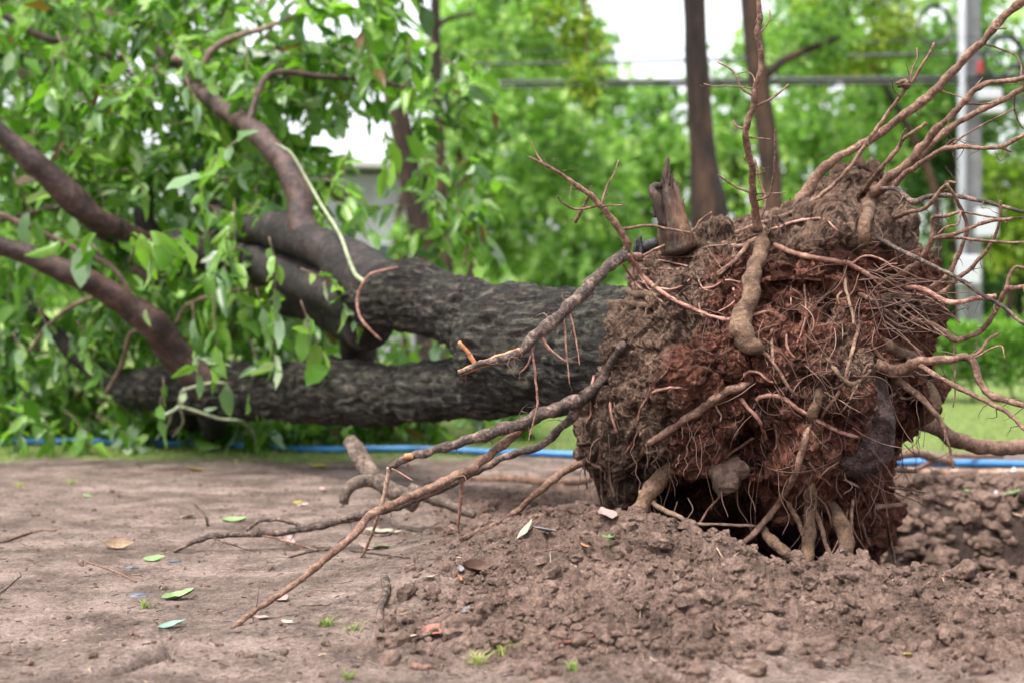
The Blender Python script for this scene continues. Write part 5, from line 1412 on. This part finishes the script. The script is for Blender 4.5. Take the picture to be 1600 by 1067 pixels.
cable([(-200, 90, 24.2), (400, 88, 21.6), (930, 80, 19.4), (1250, 72, 18.4), (1500, 60, 17.78), (1900, 52, 17.4)], 0.008, 'thinnest topmost cable strung to the pole')

def on_flat(px_, py_, z): 
    d = (EYE - z) * FPX / (py_ - HOR); return P(px_, py_, d)
s = spline(np.array([on_flat(x, y_, 0.03) for x, y_ in [(-900, 672), (-400, 680), (0, 687), (200, 689), (350, 693), (520, 699), (700, 701), (900, 708), (1200, 714), (1420, 720), (1600, 723), (2300, 735)]]), 0.12)
s[:, 2] = hfull(s[:, 0], s[:, 1]) + 0.024
V, Q, T = tube(s, 0.021, 14, 0.02, 1.0)
tag(build('water_pipe', V, [Q, T], M['blue'], None, s[0]), 'blue plastic water pipe lying along the edge of the lawn', 'pipe')

bd = 24.0
bx0, bx1 = P(395, 0, bd)[0], P(655, 0, bd)[0]
bz = P(0, 262, bd)[2]
bld = empty('building', ((bx0 + bx1) / 2, bd, 0), 'pale grey single-storey building glimpsed through the fallen crown', 'building')
V, Q, T = box(((bx0 + bx1) / 2, bd + 2, bz / 2 - 0.05), (bx1 - bx0, 4, bz - 0.1), 0.02); build('wall', V, [Q, T], M['wall'], bld, smooth=False)
V, Q, T = box(((bx0 + bx1) / 2, bd + 1.9, bz + 0.03), (bx1 - bx0 + 0.5, 4.6, 0.14), 0.03); build('roof', V, [Q, T], M['roof'], bld, smooth=False)
for k in range(3):
    x = bx0 + (bx1 - bx0) * (0.2 + 0.3 * k)
    V, Q, T = box((x, bd - 0.02, 1.55), (0.5, 0.08, 0.9), 0.01); w_ = build('window', V, [Q, T], M['white'], bld, smooth=False)
    V, Q, T = box((x, bd - 0.065, 1.55), (0.4, 0.03, 0.8), 0.004); build('pane', V, [Q, T], M['glass'], w_, smooth=False)

# ------------------------------------------------------------------ small things on the ground
def dry_mat(name, a, b_): 
    return wood_mat(name, tuple(c * 0.8 for c in a), a, b_, 0.65, 60, 0.001)
LM = {'tan': dry_mat('dead leaf tan', (0.218, 0.140, 0.088), (0.312, 0.224, 0.156)), 'pink': dry_mat('dead leaf pink', (0.270, 0.177, 0.161), (0.343, 0.250, 0.234)),
      'red': dry_mat('dead leaf red', (0.234, 0.083, 0.057), (0.312, 0.140, 0.104)), 'green': dry_mat('fresh fallen leaf', (0.125, 0.198, 0.073), (0.218, 0.281, 0.146)),
      'teal': dry_mat('leaf underside', (0.114, 0.187, 0.146), (0.187, 0.260, 0.208)), 'yellow': dry_mat('yellow leaf', (0.286, 0.239, 0.031), (0.354, 0.312, 0.083)),
      'cream': dry_mat('cream leaf', (0.302, 0.244, 0.187), (0.374, 0.322, 0.260)), 'brown': dry_mat('brown leaf', (0.068, 0.034, 0.023), (0.125, 0.068, 0.047)),
      'grey': dry_mat('grey leaf', (0.140, 0.130, 0.135), (0.218, 0.208, 0.218)), 'orange': dry_mat('orange leaf', (0.260, 0.104, 0.047), (0.333, 0.177, 0.094))}
def fallen_leaf(px_, py_, size, col, label, rot=None, curl=0.3, tilt=0.25, w=0.5):
    g = ground_point(px_, py_)
    L = size / FPX * g[1] * 0.98
    rows = np.linspace(0, 1, 9); ws = np.sin(np.pi * np.clip(rows, 0.02, 0.98) ** 0.85) ** 0.8
    V = []
    for y_, q_ in zip(rows, ws):
        for sx_ in (-1, -.5, 0, .5, 1):
            x = sx_ * q_ * w / 2
            V.append((x, y_ - 0.5, curl * (abs(x) * 1.2 + (y_ - 0.5) ** 2 * 1.3)))
    V = np.array(V); V[:, 2] += 0.06 * noise(V * 4 + px_)
    n_ = len(rows); Q = np.array([(k * 5 + s, k * 5 + s + 1, k * 5 + s + 6, k * 5 + s + 5) for k in range(n_ - 1) for s in range(4)])
    top = len(V); V = np.vstack([V, V - (0, 0, 0.02)]); Q = np.vstack([Q, Q[:, ::-1] + top])
    a = random.uniform(0, 6.28) if rot is None else math.radians(rot)
    R_ = Matrix.Rotation(random.uniform(0.08, 0.3), 3, 'X') @ Matrix.Rotation(a, 3, 'Z') @ Matrix.Rotation(random.uniform(-tilt, tilt), 3, 'X') @ Matrix.Rotation(random.uniform(-tilt, tilt) + 0.12, 3, 'Y')
    V = V @ np.array(R_).T * L
    V[:, 2] += 0.004 - np.percentile(V[:, 2], 12)
    o = build('fallen_leaf', V + g, Q, LM[col], None, g)
    tag(o, label, 'leaf', 'leaves fallen on the dirt')
for a in [
    (186, 856, 46, 'tan', 'curled tan dead leaf on the bare dirt at far left', -80, 0.7), (241, 876, 34, 'green', 'small fresh green leaf near the tip of the longest trailing root', -85),
    (280, 935, 52, 'green', 'light green twisted leaf on the left foreground dirt', -70, 0.5), (270, 981, 46, 'teal', 'blue-green leaf lying lowest at the left', -65),
    (451, 850, 26, 'pink', 'round pale pink leaf under the longest trailing root', 20, 0.3, 0.3, 0.8), (440, 938, 34, 'pink', 'pale pink leaf behind the slanting cut root', 40, 0.4, 0.3, 0.6),
    (408, 967, 26, 'pink', 'small pinkish leaf beside the cut end of the slanting root', 80), (448, 974, 26, 'cream', 'pale leaf right of the cut end of the slanting root', 50),
    (303, 735, 30, 'yellow', 'bright yellow leaf by the grass strip at left', 85, 0.4), (136, 777, 17, 'green', 'tiny pale green leaf on the dirt, leftmost behind the curled tan leaf', 80),
    (365, 814, 42, 'green', 'long pale green leaf behind the longest trailing root', 88), (473, 791, 22, 'cream', 'cream leaf left of the looped root', 70), (502, 767, 18, 'pink', 'small lilac-pink leaf left of the looped root', 30, .4, .4, .7),
    (495, 730, 34, 'yellow', 'flat yellow-green leaf at the grass edge left of the looped root', 88), (294, 809, 28, 'cream', 'pale leaf left of the upright twig', 85), (681, 989, 48, 'red', 'large red leaf beside the rounded soil clod', -75, 0.4, 0.3, 0.5),
    (637, 968, 19, 'red', 'small red leaf left of the rounded soil clod', 20, 0.3, 0.3, 0.7), (638, 999, 28, 'cream', 'cream leaf below the black and orange stick', 80), (822, 840, 44, 'cream', 'cream leaf propped up on the left slope of the mound', -35, 0.3, 0.6, 0.35),
    (850, 832, 38, 'grey', 'grey leaf just behind the propped cream leaf', 80), (745, 893, 56, 'brown', 'dark brown curled leaf at the foot of the mound', -65, 0.8), (722, 912, 32, 'orange', 'orange-tan leaf at the foot of the mound', 40, 0.5),
    (719, 893, 20, 'grey', 'silvery leaf scrap beside the dark brown curled leaf', 10, 0.5, 0.4, 0.6), (948, 808, 44, 'pink', 'dull pink leaf on the heap under the left hanging roots', 20, 0.3, 0.5, 0.7), (912, 858, 22, 'orange', 'orange leaf scrap left of the green seedling', 30, 0.6),
    (908, 896, 22, 'grey', 'pale lilac leaf scrap on the mound below the seedling', 85), (572, 858, 34, 'pink', 'pink leaf at the tip of the dangling pale rootlet', 60, 0.4, 0.3, 0.6), (592, 857, 36, 'green', 'pale green leaf beside the dangling pale rootlet', 80),
    (731, 956, 26, 'grey', 'grey leaf above the rounded soil clod', -50, 0.6), (669, 905, 26, 'cream', 'thin cream leaf left of the dark brown curled leaf', 85, .2, .2, .3), (1590, 897, 22, 'green', 'pale green leaf scrap low at the right edge', 60),
    (1418, 1026, 18, 'yellow', 'yellowish leaf scrap in the right foreground soil', 70), (898, 741, 20, 'brown', 'brown leaf on the heap left of the ball', 60), (465, 787, 18, 'yellow', 'small yellowish leaf left of the cream leaf', 80),
    (600, 832, 60, 'cream', 'broad pale leaf flat on the dirt under the roots', 85, 0.05, 0.1, 0.5),
]: fallen_leaf(*a)

M['rootred'] = wood_mat('red-brown bark', (0.03, 0.012, 0.009), (0.10, 0.035, 0.022), (0.2, 0.08, 0.05), 0.6, 70, 0.004)
def twig_thing(pts, r_, mat, label, lift=0.0):
    C = []
    for q_ in pts:
        g = ground_point(q_[0], q_[1]); 
        C.append(P(q_[0], q_[1], q_[2]) if len(q_) > 2 else g + (0, 0, r_ / FPX * g[1] * 0.5 + lift))
    s = spline(np.array(C), 0.01)
    V, Q, T = tube(s, np.linspace(r_, r_ * 0.7, len(s)) / FPX * s[:, 1], 8, 0.25, random.uniform(0, 90))
    tag(build('twig', V, [Q, T], M[mat], None, s[0]), label, 'twig', 'twigs lying on the dirt')
for a in [([(122, 875), (165, 888), (190, 898), (213, 910)], 2, 'root', 'thin straight twig on the dirt below the curled tan leaf'),
          ([(-30, 850), (0, 848), (52, 832), (89, 829)], 2.4, 'root', 'brown twig at the left edge of the dirt'), ([(-10, 935), (12, 918), (33, 900)], 1.6, 'rootdark', 'short dark twig low at the left edge'),
          ([(450, 872), (500, 860), (560, 862), (640, 872)], 1.8, 'rootdark', 'thin dark twig under the trailing roots'),
          ([(600, 906), (604, 927), (594, 955), (596, 989)], 7, 'rootdark', 'short thick black and orange stick near the foreground'), ([(870, 1008), (890, 1010), (915, 1003), (938, 990)], 4, 'rootred', 'curved red-brown bark strip in front of the mound'),
          ([(560, 832), (600, 838), (625, 826), (660, 832)], 2.2, 'rootdark', 'bent dark twig left of the mound'), ([(1430, 926), (1452, 912), (1476, 898)], 1.4, 'rootpale', 'thin pale straw on the crater slope at right'),
          ([(1565, 815), (1575, 806), (1600, 808), (1640, 812)], 2.2, 'rootpale', 'pale twig at the right rim of the crater'),
          ([(645, 1043), (657, 1046), (672, 1045)], 6, 'root', 'short tan wood chip at the bottom'), ([(1110, 975), (1128, 990), (1150, 1012)], 1.6, 'rootpink', 'thin pink rootlet lying on the berm'), ([(800, 872), (840, 864), (890, 855)], 1.5, 'rootdark', 'thin dark twig across the left slope of the mound'),
          ([(1120, 860), (1135, 880), (1155, 868)], 1.6, 'rootpale', 'pale curled rootlet on the lip of the hollow'), ([(1155, 905), (1158, 930), (1150, 945)], 1.6, 'rootpale', 'short pale rootlet sticking in the berm')]:
    twig_thing(*a)
g = ground_point(325, 822)
s = spline(np.array([g, P(320, 803, g[1]), P(303, 786, g[1] + 0.03)]), 0.008)
V, Q, T = tube(s, np.linspace(2.6, 2, len(s)) / FPX * g[1], 7, 0.2)
tag(build('twig', V, [Q, T], M['rootdark'], None, g), 'short dark twig standing up behind the longest trailing root', 'twig', 'twigs lying on the dirt')
M['deadroot'] = wood_mat('weathered dead root', (0.035, 0.024, 0.018), (0.10, 0.07, 0.055), (0.22, 0.165, 0.13), 0.8, 60, 0.008)
# looped dead root on the bare dirt left of the mound
lr = ground_point(575, 775)
loop = empty('dead_root', tuple(lr), 'pale weathered dead root arching over the dirt behind the trailing roots', 'root')
for pts, r0, r1 in (([(547, 690, 5.95), (556, 705, 5.9), (575, 733, 5.85), (592, 752, 5.8), (626, 773, 5.75), (650, 784, 5.72)], 12, 15), ([(537, 786, 5.72), (541, 770, 5.72), (553, 757, 5.74), (575, 751, 5.78), (600, 758, 5.8), (625, 776, 5.72)], 8, 12), ([(640, 764, 5.75), (680, 780, 5.72), (705, 790, 5.7), (742, 804, 5.66)], 11, 6), ([(590, 745, 5.8), (560, 700, 6.0), (548, 688, 6.05)], 9, 12)):
    C, r_ = limb_line([(x, y_, d, 1) for x, y_, d in pts], 0.02)
    V, Q, T = tube(C, np.linspace(r0, r1, len(C)) / FPX * 5.8, 12, 0.35, random.uniform(0, 60)); build('limb', V, [Q, T], M['deadroot'], loop)
# pebbles
M['pebble'] = plain_mat('blue-grey pebble', (0.06, 0.068, 0.09), 0.5, 0.3, 40)
for (x, y_, sz, lab) in [(215, 931, 17, 'flat blue-grey pebble beside the light green twisted leaf'), (272, 877, 10, 'small dark pebble by the tip of the longest trailing root'), (206, 888, 10, 'small grey pebble left of the small green leaf'), (1027, 1020, 7, 'tiny dark pebble in the foreground soil')]:
    g = ground_point(x, y_); V, F_ = rock(x, 2, 0.2); sc = sz / FPX * g[1]
    tag(build('pebble', V * (sc, sc * 0.6, sc * 0.45) + g, F_, M['pebble'], None, g), lab, 'pebble', 'pebbles on the dirt')
# grass tufts and the seedling
def tuft(px_, py_, n_, h_, label, dry=False):
    g = ground_point(px_, py_); A = Acc()
    for k in range(n_):
        a_ = random.uniform(0, 6.28); L = h_ * random.uniform(0.6, 1.2); out = random.uniform(0.2, 0.9)
        b0 = g + (random.gauss(0, h_ * 0.2), random.gauss(0, h_ * 0.2), -0.004)
        d = np.array((math.cos(a_) * out, math.sin(a_) * out, 0.8)); sd_ = np.array((-math.sin(a_), math.cos(a_), 0)) * 0.0022
        m_ = b0 + d * L * 0.5; e = b0 + d * L * 0.85 + (math.cos(a_) * L * 0.3, math.sin(a_) * L * 0.3, -L * 0.1)
        A.add([b0 - sd_, b0 + sd_, m_ + sd_ * .8, m_ - sd_ * .8, e], Q=[(0, 1, 2, 3)], T=[(3, 2, 4)], rnd=random.uniform(0.8, 1) if dry else random.uniform(0, 0.7))
    tag(A.build('grass_tuft', M['grass'], None, g, smooth=False), label, 'grass tuft', 'grass tufts in the dirt')
tuft(229, 950, 16, 0.05, 'small grass tuft between the pebble and the twisted leaf'); tuft(507, 978, 26, 0.045, 'green grass tuft right of the cut root end'); tuft(552, 985, 12, 0.045, 'sparse grass tuft left of the black and orange stick')
tuft(545, 1060, 22, 0.035, 'grass tuft at the bottom edge left of the wood chip'); tuft(893, 1046, 16, 0.035, 'grass tuft at the bottom right of the flat clod'); tuft(30, 760, 30, 0.05, 'dry grass tuft on the dirt at far left', True); tuft(110, 755, 30, 0.05, 'dry grass tuft near the lawn edge at left', True)
tuft(745, 1035, 30, 0.06, 'dry straw-coloured grass tuft in the middle foreground', True); tuft(790, 1020, 26, 0.06, 'dry grass right of the straw-coloured tuft', True)
g = ground_point(950, 858)
sl = empty('seedling', tuple(g), 'small bright green seedling on the left slope of the mound', 'seedling')
s = spline(np.array([g, g + (0.002, 0, 0.02), g + (0.0, -0.004, 0.035)]), 0.006); V, Q, T = tube(s, 0.0015, 6); build('stem', V, [Q, T], M['vine'], sl)
for k in range(6):
    a_ = k * 1.05 + 0.3; me_ = LTS[3] @ basis((math.cos(a_), math.sin(a_), 0.35), (0, 0, 1)).T * 0.026 * (1, 1, 1)
    build('leaf', me_ + g + (0.0, -0.003, 0.034), LQ, M['leaf'], sl, rnd=np.full(len(LT), 0.84))
# cut green stalk with white blossoms at the right
g = ground_point(1552, 783)
st = empty('flower_stalk', tuple(g), 'green stalk with white blossoms dropped behind the crater at right', 'flower')
s = spline(np.array([ground_point(x, y_, 0.012) for x, y_ in [(1507, 771), (1530, 778), (1552, 782), (1600, 772), (1640, 765)]]), 0.02); V, Q, T = tube(s, 0.009, 8); build('stem', V, [Q, T], LM['green'], st)
for (x, y_) in ((1581, 750), (1553, 788)):
    c = ground_point(x, y_, 0.025); A = Acc()
    for k in range(5):
        a_ = k * 1.257; A.add(LTS[3] @ basis((math.cos(a_), 0.3 * math.sin(a_), 0.9 * math.sin(a_) - 0.2), (0, -1, 0.4)).T * 0.05 + c, Q=LQ)
    A.build('blossom', M['white'], st)
# hose-side litter: leaf fallen over the pipe
for (x, y_, d, t, L, v, lab) in [(232, 680, 8.75, (-0.75, -0.3, -0.55), 0.16, 0.75, 'big green leaf draped over the blue pipe'), (190, 705, 8.7, (0.9, -0.2, 0.1), 0.2, 0.3, 'dark green leaf lying in front of the blue pipe')]:
    p = P(x, y_, d); p[2] = max(p[2], 0.03)
    o = build('fallen_leaf', LTS[1] @ basis(np.array(t), np.array((0.1, -0.8, 0.6))).T * L + p, LQ, M['leaf'], None, p, rnd=np.full(len(LT), v))
    tag(o, lab, 'leaf', 'leaves fallen by the pipe')

# fine litter trodden into the dirt: bits of bark, straw and root
A = Acc()
for k in range(2600):
    y_ = 3.3 + 5.0 * random.random() ** 1.5; x = random.uniform(-0.42, 0.42) * y_
    if x > 0.2 and random.random() < 0.5: continue
    L = random.uniform(0.006, 0.03) * (2.2 if random.random() < 0.06 else 1.0); a_ = random.uniform(0, 6.28); bend = random.uniform(-0.4, 0.4)
    xs = np.array([x, x + 0.5 * L * math.cos(a_), x + 0.5 * L * math.cos(a_) + 0.5 * L * math.cos(a_ + bend)])
    yy = np.array([y_, y_ + 0.5 * L * math.sin(a_), y_ + 0.5 * L * math.sin(a_) + 0.5 * L * math.sin(a_ + bend)])
    A.add(*tube(np.stack([xs, yy, np.full(3, 0.0)], 1), random.uniform(0.0006, 0.0018), 4), rnd=random.random())
    A.V[-1] = A.V[-1] + (0, 0, 0.001)
V_ = np.concatenate(A.V); V_[:, 2] += hfull(V_[:, 0], V_[:, 1]) + 0.0008
m, n, l, b = material('ground litter')
l.new(ramp(n, l, attr(n, 'rnd'), [(0.0, (0.02, 0.014, 0.011)), (0.55, (0.07, 0.042, 0.03)), (0.8, (0.20, 0.12, 0.08)), (1.0, (0.42, 0.33, 0.22))]), b.inputs['Base Color'])
b.inputs['Roughness'].default_value = 0.8
tag(build('ground_litter', V_, [np.concatenate(A.Q), np.concatenate(A.T)], m, rnd=np.concatenate(A.R)), 'fine bits of bark and straw trodden into the dirt', 'litter', kind='stuff')
